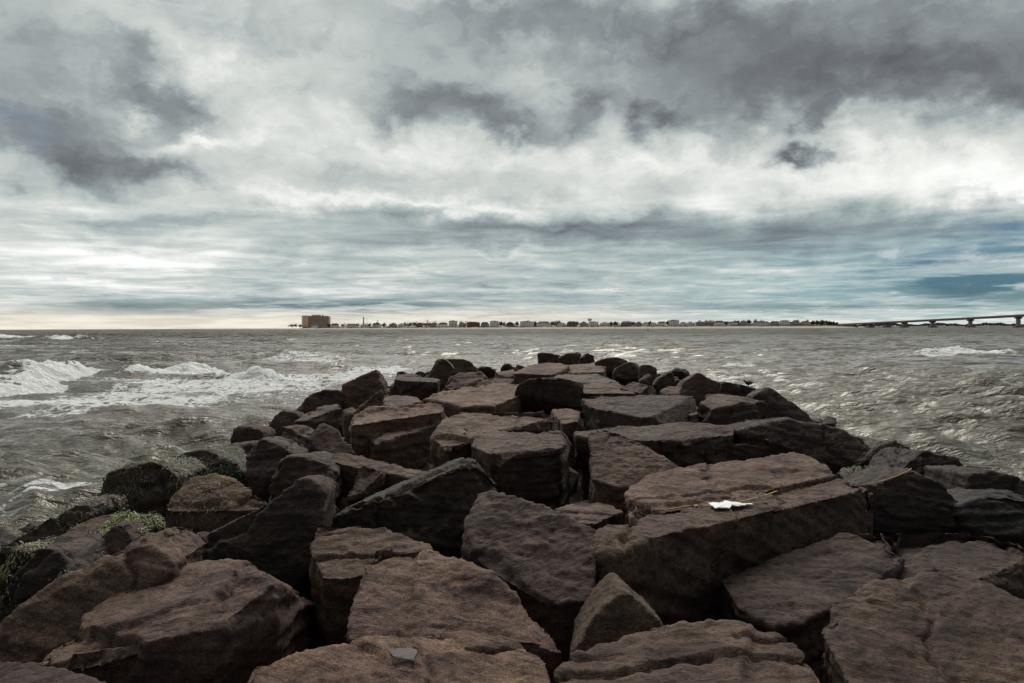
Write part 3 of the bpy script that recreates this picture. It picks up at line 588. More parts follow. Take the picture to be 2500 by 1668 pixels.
for i, row in enumerate(STONES):
    view, mode, pts, opt, label = row[:5]; opt = dict(opt); kk = opt.pop('k', None)
    P = stone_points(view, mode, pts, **opt)
    dist = float(np.hypot(P[:, 0], P[:, 1]).min())
    vox = float(np.clip((0.0023 if dist < 15 else 0.0017) * dist, 0.017, 0.07))
    o = make_stone(P, zlib.crc32(label.encode()) % 99991, vox, soften=1 if dist < 9 else (1 if dist < 16 else 0), chips=4 if dist < 14 else 7, chip=.05 if dist < 14 else .11)
    tag(o, label, 'rock', 'stones of the jetty')
    stones[label] = o
    k = 1.0  # stone tint: own tone, plus shade, lit faces and vignetting put into the colour
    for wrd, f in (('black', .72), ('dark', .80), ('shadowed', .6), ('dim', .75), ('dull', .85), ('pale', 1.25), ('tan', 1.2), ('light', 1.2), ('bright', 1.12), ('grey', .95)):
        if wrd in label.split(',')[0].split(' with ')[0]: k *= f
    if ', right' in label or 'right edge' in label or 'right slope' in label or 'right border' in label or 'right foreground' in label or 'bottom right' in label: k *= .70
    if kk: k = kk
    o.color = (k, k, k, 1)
    if 'black' in label or 'green' in label or (len(row) > 5 and row[5] > 280): o.data.materials[0] = ROCKW
    if len(row) > 5:
        def band(p, n, s=i):
            return smooth(n[:, 2], -0.15, 0.5) * smooth(fbm(p * 1.6 + s, 3), -0.15, 0.35)
        wo = weed_on(o, 500 + i, row[5] * 3, band, 0.034)
        if wo and ('pale' in label or 'combed' in label): wo.data.materials[0] = WEEDP

# small wet stones wedged along both waterlines and round the tip
def small_stones():
    r = np.random.default_rng(21); n = {'left': 0, 'right': 0}; seen = []
    for side in ('left', 'right'):
        ys = np.linspace(9.5, 44, 22) if side == 'left' else np.linspace(13, 46, 18)
        for y in ys:
            y = y + r.uniform(-.7, .7); t = r.uniform(1.2, 3.9)
            x = -4.3 - t if side == 'left' else 5.6 + .035 * y + t
            z = float(env(np.array([x]), np.array([y]))[0]) - r.uniform(.15, .35); s = r.uniform(.45, .95)
            P = r.normal(size=(12, 3)); P /= np.linalg.norm(P, axis=1)[:, None]; P *= np.array([s, s * .8, s * .62]) * r.uniform(.75, 1.1, (12, 1))
            o = make_stone(P + np.array([x, y, z]), int(r.integers(1e6)), float(np.clip(.0019 * y, .025, .07)), soften=0, chips=5, chip=.10)
            n[side] += 1; o.data.materials[0] = ROCKW; o.color = (.8, .8, .8, 1)
            tag(o, 'small wet dark stone low on the %s flank, %s from the near end' % (side, ('%d' % n[side]) + ('th' if 10 <= n[side] % 100 <= 20 else {1: 'st', 2: 'nd', 3: 'rd'}.get(n[side] % 10, 'th'))), 'rock', 'small stones along the waterline')
small_stones()

# packed small rubble deep in the gaps, and the mound under everything
def rubble():
    r = np.random.default_rng(3); V = []; F = []
    for _ in range(900):
        y = r.uniform(1.5, 54) if r.random() < .75 else r.uniform(-6, 12); x = r.uniform(-9.5, 11.5)
        z = float(env(np.array([x]), np.array([y]))[0]) - r.uniform(.75, 1.0)
        if z < -.6: continue
        s = r.uniform(.3, .75)
        bm = bmesh.new()
        for p in r.normal(size=(11, 3)): bm.verts.new(p / np.linalg.norm(p) * r.uniform(.75, 1.1))
        g = bmesh.ops.convex_hull(bm, input=bm.verts)
        bmesh.ops.delete(bm, geom=list(set(e for e in g['geom_interior'] + g['geom_unused'] if isinstance(e, bmesh.types.BMVert))), context='VERTS')
        bm.verts.index_update(); k = len(V)
        V += [(x + v.co.x * s, y + v.co.y * s, z + v.co.z * s * .7) for v in bm.verts]
        F += [tuple(k + v.index for v in f.verts) for f in bm.faces]; bm.free()
    o = mesh_from('rubble', V, F, ROCK)
    tag(o, 'dark broken rubble packed into the gaps between the jetty stones', 'rubble', kind='stuff')
rubble()
def mound():
    xs = np.arange(-16, 18.1, .5); ys = np.arange(-12, 64.1, .5)
    X, Y = np.meshgrid(xs, ys); p = np.stack([X.ravel(), Y.ravel(), np.zeros(X.size)], 1)
    Z = np.maximum(env(p[:, 0], p[:, 1]) - 1.15, -2.2) + .2 * fbm(p * .7, 3)
    p[:, 2] = Z; nx = len(xs); F = []
    for j in range(len(ys) - 1):
        for i in range(nx - 1): F.append((j * nx + i, j * nx + i + 1, (j + 1) * nx + i + 1, (j + 1) * nx + i))
    o = mesh_from('jetty_mound', p, F, ROCK, None, True); o['kind'] = 'structure'
mound()

# ------------------------------------------------------------------ the sea
def water_pt(px, py, z=0.0):
    d = ray(px, py); k = (z - EYE) / d[2]; return np.array([d[0] * k, d[1] * k])
def sea():
    ang = np.concatenate([np.linspace(-math.pi, -0.86, 50, endpoint=False), np.linspace(-.86, .86, 400, endpoint=False), np.linspace(.86, math.pi, 50)])
    r = [4.0]
    while r[-1] < 2500: r.append(r[-1] * 1.0062)
    while r[-1] < 40000: r.append(r[-1] * 1.06)
    r = np.array(r); na, nrr = len(ang), len(r)
    A, R = np.meshgrid(ang, r); X = (np.sin(A) * R).ravel(); Y = (np.cos(A) * R).ravel(); RR = R.ravel()
    spac = RR * 0.0062
    rg = np.random.default_rng(11); Z = np.zeros_like(X)
    left = smooth(-X - 0.10 * Y, -10, 25)                                    # open sea on the left is rougher
    # wind sea: many crossing wave trains, sharpened at the crests
    for k in range(64):
        lam = 0.55 * (26 / 0.55) ** (k / 63.0)
        th = math.radians(-104) + rg.normal(0, 0.26) * (1.0 if lam > 4 else 1.9)
        kx, ky = math.cos(th) * 2 * math.pi / lam, math.sin(th) * 2 * math.pi / lam
        amp = 0.0235 * lam ** 0.62 * (1.0 if lam < 9 else 0.9 * (9 / lam) ** .35)
        fade = smooth(lam / spac, 1.8, 3.4)
        if lam > 6: amp_loc = amp * (0.55 + 0.75 * left)
        else: amp_loc = amp
        ph = kx * X + ky * Y + rg.uniform(0, 6.28) + 0.9 * np.sin(X * 0.021 * rg.uniform(.5, 2) + Y * 0.017 * rg.uniform(.5, 2) + k)
        sn = np.sin(ph); Z += amp_loc * fade * (np.exp(0.9 * sn) - 1.27) * 0.95
    P = np.stack([X, Y, np.zeros_like(X)], 1)
    gust = 0.75 + 0.5 * fbm(P * 0.02, 2)
    Z *= gust * smooth(RR, 3, 8)
    foam = np.zeros_like(X)
    # breakers: crest lines (from where their feet meet the water), each a ridge steep towards the shore side
    def breaker(pix, h, wf, wb, foam_front=1.0, ragged=.35):
        L = np.array([water_pt(*p) for p in pix]); n = len(L)
        best = np.full(len(X), 1e9); sgn = np.zeros(len(X)); tpar = np.zeros(len(X))
        near = (np.abs(X - L[:, 0].mean()) < 160) & (np.abs(Y - L[:, 1].mean()) < 160)
        ix = np.where(near)[0]; x, y = X[ix], Y[ix]
        b = np.full(len(ix), 1e9); s = np.zeros(len(ix)); tp = np.zeros(len(ix))
        for i in range(n - 1):
            a, c = L[i], L[i + 1]; d = c - a; ln = np.hypot(*d); d = d / ln
            t = np.clip((x - a[0]) * d[0] + (y - a[1]) * d[1], 0, ln)
            qx, qy = x - a[0] - d[0] * t, y - a[1] - d[1] * t; ds = np.hypot(qx, qy)
            m = ds < b; b[m] = ds[m]; s[m] = np.sign(-qx * d[1] + qy * d[0])[m]; tp[m] = ((i + t / ln) / (n - 1))[m]
        pw = np.stack([x, y, np.zeros_like(x)], 1)
        sd_ = b * s + ragged * wf * fbm(pw * 0.35, 3)                       # positive = seaward (behind)
        hp = h * np.interp(tp, np.linspace(0, 1, len(HP)), HP) * (1 + .45 * fbm(pw * .45 + 7, 3))
        shape = np.where(sd_ < 0, smooth(sd_, -wf * 0.35, wf * .1) * .0, 0)
        rise = smooth(sd_, 0, wf); fall = 1 - smooth(sd_, wf, wf + wb)
        prof = rise * fall
        endf = np.where((tp <= 0) | (tp >= 1), np.exp(-(b / (2.5 * wf)) ** 2), 1.0)
        Z[ix] += hp * prof * endf
        lump = fbm(pw * 1.6, 4, .6) * .17 + fbm(pw * 4.5 + 3, 2, .6) * .07
        fm = smooth(sd_, -.25, .25) * (1 - smooth(sd_, wf * 1.05, wf * 1.05 + .35 * wb)) * foam_front * endf
        fm *= smooth(hp / h, .12, .4) * (1 - .5 * smooth(fbm(pw * .9 + 2, 3), .15, .45) * smooth(sd_, .5 * wf, wf))
        Z[ix] += lump * fm * min(1.0, h)
        foam[ix] = np.maximum(foam[ix], fm)
    HP = [.8, .95, .6, .8, 1.35, .6, .15]
    breaker([(-60, 972), (60, 960), (130, 948), (185, 930), (230, 918), (270, 912), (330, 905)], 1.0, 3.0, 4.5)
    HP = [.15, .6, 1.0, .8, .2]; breaker([(370, 918), (420, 913), (480, 911), (540, 909), (570, 908)], .95, 2.6, 4.0)
    HP = [.3, .9, 1.0, 1.0, .75, .1]; breaker([(520, 922), (570, 926), (620, 927), (670, 926), (700, 922), (720, 917)], .95, 2.2, 3.5)
    HP = [.1, .5, .8, .5, .1]; breaker([(640, 893), (700, 891), (760, 892), (800, 893), (830, 893)], .6, 2.6, 4.0, .75)
    HP = [.1, .5, .8, .5, .1]; breaker([(590, 875), (640, 877), (700, 876), (760, 874), (800, 874)], .6, 3.0, 5.0, .7)
    HP = [.2, .8, 1.0, .5, .1]; breaker([(95, 831), (140, 831), (180, 830), (225, 829), (260, 828)], 1.7, 9.0, 14.0)
    HP = [.2, .8, 1.0, .7, .1]; breaker([(-30, 826), (20, 826), (50, 825), (80, 824), (110, 823)], 1.5, 9.0, 14.0)
    HP = [.05, .25, .6, 1.0, .6, .1]; breaker([(2200, 876), (2270, 872), (2320, 867), (2370, 864), (2420, 864), (2450, 865)], .8, 2.6, 6.0, .9)
    HP = [.3, 1.0, .3]; breaker([(1785, 893), (1820, 892), (1865, 892)], .25, 1.6, 3.0, .8)
    HP = [.2, .9, .3]; breaker([(160, 870), (200, 869), (240, 868)], .3, 2.5, 5.0, .6)
    HP = [.2, .9, .3]; breaker([(960, 838), (1000, 838), (1030, 838)], .35, 3, 6.0, .6)
    # spent foam sheets lying on the water (pixel ellipses laid on the water plane)
    def sheet(px, py, rx, ry, gain, rag=.8):
        c = water_pt(px, py); e = water_pt(px + rx, py); f = water_pt(px, py + ry); g = water_pt(px, py - ry)
        ax = np.hypot(*(e - c)); ay = .5 * np.hypot(*(g - f))
        m = np.where((np.abs(X - c[0]) < 2.2 * ax) & (np.abs(Y - c[1]) < 2.2 * ay))[0]
        pw = np.stack([X[m], Y[m], np.zeros(len(m))], 1)
        q = np.hypot((X[m] - c[0]) / ax, (Y[m] - c[1]) / ay) + rag * .5 * fbm(pw * np.array([.22, .12, 1]), 4, .6)
        foam[m] = np.maximum(foam[m], gain * (1 - smooth(q, .45, 1.1)))
    for a in [(250, 975, 330, 26, .78), (520, 945, 330, 24, .80), (780, 925, 240, 20, .85), (60, 985, 160, 22, .70), (620, 965, 260, 16, .45), (900, 905, 120, 8, .8), (1010, 912, 60, 6, .7),
              (90, 1008, 90, 7, .75), (330, 925, 120, 10, .6), (20, 1290, 110, 34, .45), (150, 1240, 110, 16, .70), (30, 1250, 90, 22, .4), (430, 1118, 160, 20, .40), (560, 1095, 70, 12, .42),
              (120, 830, 60, 3, .5), (60, 845, 70, 3, .5), (165, 862, 50, 3, .5), (190, 1205, 60, 14, .5), (1170, 888, 120, 8, .35), (2430, 1190, 120, 26, .34), (2220, 1110, 90, 16, .34), (2080, 1060, 60, 10, .36), (1960, 1010, 50, 10, .36), (1830, 950, 40, 6, .36), (300, 1180, 60, 12, .5), (1100, 900, 80, 5, .45), (700, 1000, 120, 6, .35)]:
        sheet(*a)
    # stray whitecaps on steep far crests
    wc = smooth(fbm(P * np.array([.055, .03, 1]) + 4, 4, .6), .62, .95) * smooth(Z, .06, .28) * smooth(RR, 25, 60) * .6
    foam = np.maximum(foam, wc)
    # calm lee: keep waves from poking through the stones' tops
    V = np.stack([X, Y, Z], 1)
    idx = np.arange(na * nrr).reshape(nrr, na)
    q = np.stack([idx[:-1, :-1], idx[1:, :-1], idx[1:, 1:], idx[:-1, 1:]], -1).reshape(-1, 4)
    me = bpy.data.meshes.new('sea')
    me.vertices.add(len(V)); me.vertices.foreach_set('co', V.ravel())
    me.loops.add(q.size); me.loops.foreach_set('vertex_index', q.ravel().astype(np.int32))
    me.polygons.add(len(q)); me.polygons.foreach_set('loop_start', np.arange(0, q.size, 4, dtype=np.int32))
    me.update(calc_edges=True); me.validate()
    me.polygons.foreach_set('use_smooth', np.ones(len(me.polygons), bool))
    at = me.attributes.new('foam', 'FLOAT', 'POINT'); at.data.foreach_set('value', foam.astype(np.float32))
    # the sheet winds clockwise seen from above for this order: flip if normals point down
    me.update()
    if me.polygons[1000].normal.z < 0: me.flip_normals()
    m, t, b = mat('murky sea water')
    pos = t.new('ShaderNodeNewGeometry').outputs['Position']
    at_n = t.new('ShaderNodeAttribute'); at_n.attribute_name = 'foam'; fo = at_n.outputs['Fac']
    sp = t.new('ShaderNodeSeparateXYZ'); t.l.new(pos, sp.inputs[0])
    silt = t.noise(pos, 0.03, 4, 0.6)
    wcol = t.ramp(silt, [(0.3, (0.056, 0.044, 0.024)), (0.7, (0.092, 0.074, 0.043))])
    lace = t.noise(t.vmath('MULTIPLY', pos, (1.0, .7, 1.0)), 1.1, 7, 0.68, 1.2)
    vor = t.new('ShaderNodeTexVoronoi', feature='DISTANCE_TO_EDGE'); vor.inputs['Scale'].default_value = 1.5
    t.l.new(t.vmath('ADD', pos, t.vmath('MULTIPLY', t.noise(pos, 1.3, 4, .6, col=True), (1.4, 1.4, 0))), vor.inputs['Vector'])
    web = t.sstep(vor.outputs['Distance'], .02, .22, .22, -.10)
    fm = t.sstep(t.math('ADD', t.math('ADD', fo, t.math('MULTIPLY', t.math('SUBTRACT', lace, .5), 1.5)), web), .50, .78)
    fm = t.math('MULTIPLY', fm, t.sstep(fo, .04, .22))
    fcol = t.ramp(t.noise(pos, 3.0, 5, .6), [(.3, (.78, .80, .76)), (.7, (.93, .94, .93))])
    t.l.new(t.mix(fm, wcol, fcol), b.inputs['Base Color'])
    b.inputs['IOR'].default_value = 1.36; b.inputs['Specular Tint'].default_value = (1.0, .95, .82, 1)
    b.inputs['Specular IOR Level'].default_value = 0.5
    # ripples, finer near and coarser far
    dist = t.vmath('LENGTH', pos); dn = t.new('ShaderNodeVectorMath', operation='LENGTH'); t.l.new(pos, dn.inputs[0]); dist = dn.outputs['Value']
    t.l.new(t.math('MAXIMUM', t.sstep(dist, 25, 500, .08, .27), t.math('MULTIPLY', fm, .85)), b.inputs['Roughness'])
    t.l.new(t.sstep(dist, 60, 450, .60, .07), b.inputs['Specular IOR Level'])
    st1 = t.vmath('MULTIPLY', pos, (.42, 1.35, 1.0))
    h1 = t.noise(st1, 1.9, 6, .62, .35); h2 = t.noise(st1, .42, 5, .6, .3); h3 = t.noise(st1, .09, 5, .62, .2); h4 = t.noise(st1, .02, 4, .6, .2)
    near = t.math('MULTIPLY', h1, t.sstep(dist, 15, 110, .30, .20)); mid = t.math('MULTIPLY', h2, t.sstep(dist, 25, 160, .34, 1.9))
    far = t.math('ADD', t.math('MULTIPLY', h3, t.sstep(dist, 70, 500, 0, 11.0)), t.math('MULTIPLY', h4, t.sstep(dist, 400, 2000, 0, 40.0)))
    fb = t.math('MULTIPLY', t.math('MULTIPLY', t.noise(pos, 5.0, 5, .65), fm), .25)
    bp = t.new('ShaderNodeBump'); bp.inputs['Strength'].default_value = 1.0; bp.inputs['Distance'].default_value = 1.0
    t.l.new(t.math('ADD', t.math('ADD', t.math('ADD', near, mid), far), fb), bp.inputs['Height']); t.l.new(bp.outputs[0], b.inputs['Normal'])
    o = link('sea', me, m); o['kind'] = 'structure'
    return o
sea()

# ------------------------------------------------------------------ the far shore
WHITE = plain('white painted siding', (.88, .87, .86), .6); GREYW = plain('grey shingle siding', (.36, .34, .34), .7); TAN = plain('tan siding', (.60, .48, .36), .7)
REDW = plain('red brown siding', (.26, .10, .07), .7); DARKW = plain('dark brown siding', (.09, .065, .055), .7)
ROOFD = plain('dark roof shingles', (.045, .042, .045), .8); ROOFG = plain('grey roof shingles', (.15, .145, .15), .8)
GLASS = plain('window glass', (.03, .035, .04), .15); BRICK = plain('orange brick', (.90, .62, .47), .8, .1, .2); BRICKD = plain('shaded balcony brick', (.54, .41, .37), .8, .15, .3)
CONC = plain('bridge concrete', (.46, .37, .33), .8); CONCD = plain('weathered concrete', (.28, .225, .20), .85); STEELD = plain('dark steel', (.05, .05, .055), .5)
BARK = plain('dark bark', (.05, .038, .03), .9); LEAF = plain('dark winter foliage', (.038, .036, .022), .8, .35, .8); SCRUB = plain('brown dune scrub', (.105, .062, .040), .9, .35, .3)
TANK = plain('pale grey tank paint', (.62, .62, .62), .5); BUOY = plain('black buoy paint', (.02, .02, .022), .5)
SHORE = [(480, 3300), (640, 3000), (740, 2580), (900, 2350), (1100, 2050), (1400, 1750), (1700, 1540), (1950, 1430), (2045, 1420), (2075, 1500), (2110, 1800)]
def hor(px): return 799.5 - ROLL * (px - 1250)
def shoreD(px): return float(np.interp(px, [p[0] for p in SHORE], [p[1] for p in SHORE]))
def far(px, D, z): 
    return np.array([(px - 1250) / FPX * D, D, z])
def zat(px, py, D): return EYE + (hor(px) - py) / FPX * D
def beach():
    prof = [(-60, -1.2), (0, 0.0), (22, 1.3), (48, 2.6), (70, 3.6), (84, 5.2), (110, 5.2), (300, 5.0), (560, 4.5), (760, -2.0)]
    pxs = np.arange(500, 2112, 4.0); V = []; F = []; n = len(prof)
    hs = np.interp(pxs, [480, 600, 660, 720, 760, 2010, 2060, 2100], [0, .12, .3, .6, 1, 1, .7, .35])
    wob = fbm(np.stack([pxs * .02, pxs * 0, pxs * 0], 1), 3)
    for i, px in enumerate(pxs):
        D = shoreD(px) + 14 * wob[i]
        for d, z in prof:
            V.append(far(px, D + d, z * (hs[i] if z > 0 else 1) + (.5 * wob[(i * 3) % len(wob)] if 1 < z < 5 else 0)))
    for i in range(len(pxs) - 1):
        for j in range(n - 1):
            a = i * n + j; F.append((a, a + n, a + n + 1, a + 1))
    m, t, b = mat('beach sand'); p = t.new('ShaderNodeNewGeometry').outputs['Position']
    t.l.new(t.ramp(t.noise(p, .05, 5, .6), [(.3, (.27, .215, .155)), (.7, (.40, .33, .25))]), b.inputs['Base Color']); b.inputs['Roughness'].default_value = .9
    o = mesh_from('beach', V, F, m, None, True); o['kind'] = 'structure'
    # brown scrub along the foot of the houses
    V = []; F = []; r = np.random.default_rng(5)
    for px in np.arange(735, 2095, .55):
        D = shoreD(px) + 70 + r.uniform(-4, 22); c = far(px, D, 4.2 * float(np.interp(px, [735, 800, 2040, 2095], [.6, 1, 1, .35]))); s = r.uniform(.8, 1.9)
        k = len(V)
        for q in range(5):
            a = q * 1.2566 + r.uniform(-.3, .3); V.append(c + np.array([math.cos(a) * s, math.sin(a) * s, r.uniform(-.4, .1)]))
        V.append(c + np.array([r.uniform(-.4, .4), 0, s * r.uniform(.6, 1.3)]))
        F += [(k + q, k + (q + 1) % 5, k + 5) for q in range(5)]
    o = mesh_from('dune_scrub', V, F, SCRUB); tag(o, 'low brown scrub along the dune below the beach houses', 'shrubs', kind='stuff')
beach()
def thicket():
    V = []; F = []; r = np.random.default_rng(6)
    for px in np.arange(742, 2040, .16):
        D = shoreD(px) + 135 + r.uniform(-5, 30); H = 6.2 + 2.6 * math.sin(px * .13) * math.sin(px * .041 + 1) + r.uniform(-1, 1.2)
        H *= float(np.interp(px, [742, 790, 2000, 2040], [.6, .9, 1, .5])); c = far(px, D, 4.6 + r.uniform(.1, 1) * H); s = r.uniform(.6, 1.5)
        e1 = r.normal(size=3); e1 /= np.linalg.norm(e1); e2 = np.cross(e1, r.normal(size=3)); e2 /= np.linalg.norm(e2); k = len(V)
        V += [c - e1 * s, c + e2 * s, c + e1 * s, c - e2 * s]; F.append((k, k + 1, k + 2, k + 3))
    o = mesh_from('thicket', V, F, LEAF); tag(o, 'dark mass of hedges and bushes filling in behind the beach houses', 'shrubs', kind='stuff')
thicket()

def ordinal(n):
    return '%d%s' % (n, 'th' if 10 <= n % 100 <= 20 else {1: 'st', 2: 'nd', 3: 'rd'}.get(n % 10, 'th'))
UNIT_WIN = None
def house(px0, px1, ytop, wall, roof, style, n, name):
    global UNIT_WIN
    px = (px0 + px1) / 2; D = shoreD(px) + 105; wd = (px1 - px0) / FPX * D; base = 5.1 * float(np.interp(px, [740, 780], [.8, 1]))
    ht = zat(px, ytop, D) - base; c = far(px, D, base); r = random.Random(n * 7)
    root = empty('beach_house', tuple(c), -math.atan2(c[0], c[1])); dp = 10.0
    eave = ht * (.62 if style in ('gable', 'hip') else .88)
    MB().box(-wd / 2, wd / 2, 0, dp, -1.2, eave).build('wall', wall, root)
    o = .5; rb = MB()
    if style == 'gable':                                    # ridge runs away from the sea: triangular front
        rb.add([(-wd / 2 - o, -o, eave), (wd / 2 + o, -o, eave), (wd / 2 + o, dp + o, eave), (-wd / 2 - o, dp + o, eave), (0, -o, ht), (0, dp + o, ht)],
               [(0, 4, 5, 3), (1, 2, 5, 4), (2, 3, 5), (0, 3, 2, 1), (0, 1, 4)])
        MB().add([(-wd / 2 + .2, -o - .05, eave + .1), (wd / 2 - .2, -o - .05, eave + .1), (0, -o - .05, ht - .5)], [(0, 1, 2)]).build('gable_front', wall, root)
    elif style == 'hip':
        k = min(wd * .28, dp * .45)
        rb.add([(-wd / 2 - o, -o, eave), (wd / 2 + o, -o, eave), (wd / 2 + o, dp + o, eave), (-wd / 2 - o, dp + o, eave), (-wd / 2 + k, dp / 2, ht), (wd / 2 - k, dp / 2, ht)],
               [(0, 1, 5, 4), (2, 3, 4, 5), (3, 0, 4), (1, 2, 5), (0, 3, 2, 1)])
    else:
        rb.box(-wd / 2 - o, wd / 2 + o, -o, dp + o, eave + .003, eave + .5)
        MB().box(-wd * .3, wd * .22, 2, dp - 1, eave + .503, ht).build('roof_room', wall, root)
    rf = rb.build('roof', roof, root)
    if r.random() < .5: MB().box(wd * .2, wd * .2 + 1.0, 4, 5, eave, ht + 1.0).build('chimney', wall, rf)
    fl = max(1, round(eave / 3.1)); cols = max(2, round(wd / 4.2))
    if UNIT_WIN is None:
        mb = MB().box(-.65, .65, -.06, 0, -.8, .8); UNIT_WIN = bpy.data.meshes.new('window'); UNIT_WIN.from_pydata(mb.V, [], mb.F); UNIT_WIN.materials.append(GLASS)
    for f in range(fl):
        for q in range(cols):
            if r.random() < .12: continue
            wo = link('window', UNIT_WIN, None, root); wo.location = (-wd / 2 + (q + .5) * wd / cols, -.003, eave * (f + .52) / fl); wo.scale = (r.uniform(.8, 1.7), 1, r.uniform(.7, 1.1))
    if r.random() < .6:
        pb = MB().box(-wd / 2, wd / 2, -2.2, -.1, eave * .48, eave * .48 + .25)
        for q in range(cols + 1):
            x = -wd / 2 + .15 + q * (wd - .3) / cols; pb.box(x - .12, x + .12, -2.15, -1.9, -1.0, eave * .48 - .003)
        pb.box(-wd / 2, wd / 2, -2.18, -2.08, eave * .48 + .9, eave * .48 + 1.05)
        pb.build('porch', WHITE, root)
    tag(root, '%s beach house with %s roof, %s from left in shore row' % (name, {'gable': 'a gabled', 'hip': 'a hipped', 'flat': 'a flat'}[style], ordinal(n)), 'house', 'houses along the far shore')
    return px, root['label']
W_, G_, T_, R_, D_ = (WHITE, 'white'), (GREYW, 'grey'), (TAN, 'tan'), (REDW, 'red-brown'), (DARKW, 'dark brown')
HOUSES = [(760, 777, 791, W_, 'hip'), (779, 799, 791, G_, 'gable'), (808, 828, 790, W_, 'hip'), (846, 868, 790.5, W_, 'hip'), (880, 898, 789.5, W_, 'gable'), (909, 930, 789, W_, 'hip'), (950, 970, 788, G_, 'gable'), (972, 988, 789, W_, 'gable'),
          (1016, 1032, 788, R_, 'hip'), (1050, 1066, 787, G_, 'gable'), (1070, 1094, 788, W_, 'hip'), (1096, 1117, 782.5, W_, 'flat'), (1120, 1137, 787, G_, 'gable'), (1141, 1172, 786, R_, 'flat'), (1174, 1194, 786.5, G_, 'hip'), (1196, 1217, 783, W_, 'flat'), (1236, 1255, 785.5, D_, 'gable'),
          (1270, 1303, 784, W_, 'flat'), (1312, 1343, 785, W_, 'hip'), (1361, 1382, 787, W_, 'gable'), (1384, 1409, 784.5, D_, 'hip'), (1416, 1436, 786, G_, 'gable'), (1438, 1461, 785, W_, 'flat'), (1464, 1489, 786, W_, 'gable'), (1516, 1542, 784.5, D_, 'hip'), (1551, 1567, 785, G_, 'gable'),
          (1568, 1583, 786, W_, 'gable'), (1588, 1603, 786.5, W_, 'gable'), (1605, 1627, 785, W_, 'hip'), (1633, 1658, 781, W_, 'flat'), (1660, 1676, 786, W_, 'hip'), (1677, 1692, 785, W_, 'gable'), (1700, 1714, 785, G_, 'hip'), (1716, 1741, 783.5, R_, 'hip'), (1743, 1768, 783, W_, 'hip'), (1777, 1801, 785, W_, 'hip'),
          (1806, 1825, 783, G_, 'gable'), (1841, 1879, 785, W_, 'hip'), (1882, 1902, 784.5, G_, 'flat'), (1904, 1926, 782, W_, 'flat'), (1928, 1953, 783, G_, 'gable'), (1956, 1978, 784, T_, 'hip')]
placed = []
for i, (a, b_, yt, wl, stl) in enumerate(HOUSES):
    placed.append(house(a, b_, yt, wl[0], ROOFD if i % 3 else ROOFG, stl, i + 1, wl[1]))

def far_tree(px, ytop, n, wpx, label):
    D = shoreD(px) + 128 + (n * 37 % 30); base = 5.0; H = max(4.0, zat(px, ytop, D) - base); c = far(px, D, base); rw = wpx / FPX * D / 2
    root = empty('tree', tuple(c)); r = np.random.default_rng(900 + n)
    tb = MB().tube([(0, 0, -1), (r.normal(0, .2), 0, H * .35), (r.normal(0, .4), 0, H * .7)], [.28, .2, .09], 6)
    for q in range(4):
        a = r.uniform(0, 6.28); tb.tube([(0, 0, H * .35), (math.cos(a) * rw * .6, math.sin(a) * rw * .6, H * r.uniform(.6, .9))], [.13, .05], 5)
    tb.build('trunk', BARK, root)
    V = []; F = []
    for q in range(230):
        d = r.normal(size=3); d /= np.linalg.norm(d); rr = r.uniform(.25, 1.05)
        p = np.array([d[0] * rw, d[1] * rw * .8, d[2] * H * .42]) * rr * (1 + .3 * math.sin(d[0] * 5 + n)) + np.array([0, 0, H * .58])
        s = r.uniform(.7, 1.7); e1 = r.normal(size=3); e1 /= np.linalg.norm(e1); e2 = np.cross(e1, r.normal(size=3)); e2 /= np.linalg.norm(e2)
        k = len(V); V += [p - e1 * s, p + e2 * s * .7, p + e1 * s, p - e2 * s * .7]; F.append((k, k + 1, k + 2, k + 3))
    mesh_from('crown', V, F, LEAF, root)
    tag(root, label, 'tree', 'trees along the far shore')
TREES = [(712, 791, 16), (722, 791, 14), (733, 792, 12), (803, 790, 12), (838, 790, 14), (872, 789, 14), (902, 789, 14), (921, 784, 12), (938, 788, 16), (990, 787, 18), (1002, 786, 20), (1013, 786, 16), (1036, 787, 22), (1048, 787, 18), (1062, 785, 14), (1083, 786, 14), (1128, 784, 18), (1143, 784, 16), (1222, 785, 14), (1230, 786, 16),
         (1262, 785, 16), (1290, 782, 16), (1308, 785, 14), (1350, 784, 18), (1362, 782, 16), (1408, 785, 14), (1425, 785, 16), (1492, 786, 14), (1503, 785, 18), (1530, 784, 20), (1545, 785, 16), (1586, 785, 12), (1630, 784, 10), (1709, 783, 16), (1725, 782, 16), (1737, 782, 14), (1772, 785, 12), (1800, 782, 16), (1815, 782, 14), (1828, 781, 18), (1845, 781, 16), (1860, 782, 16), (1892, 784, 14), (1945, 781, 14), (1968, 782, 18), (1985, 784, 16),
         (1996, 783, 18), (2008, 781, 20), (2020, 783, 18), (2031, 786, 16), (2041, 788, 14)]
for i, (px, yt, wp) in enumerate(TREES):
    hp = min(placed, key=lambda h: abs(h[0] - px)); hn = placed.index(hp) + 1
    side = 'left of' if px < hp[0] else 'right of'
    far_tree(px, yt, i, wp, 'dark tree %s the %s beach house, %s tree from the left' % (side, ordinal(hn), ordinal(i + 1)))

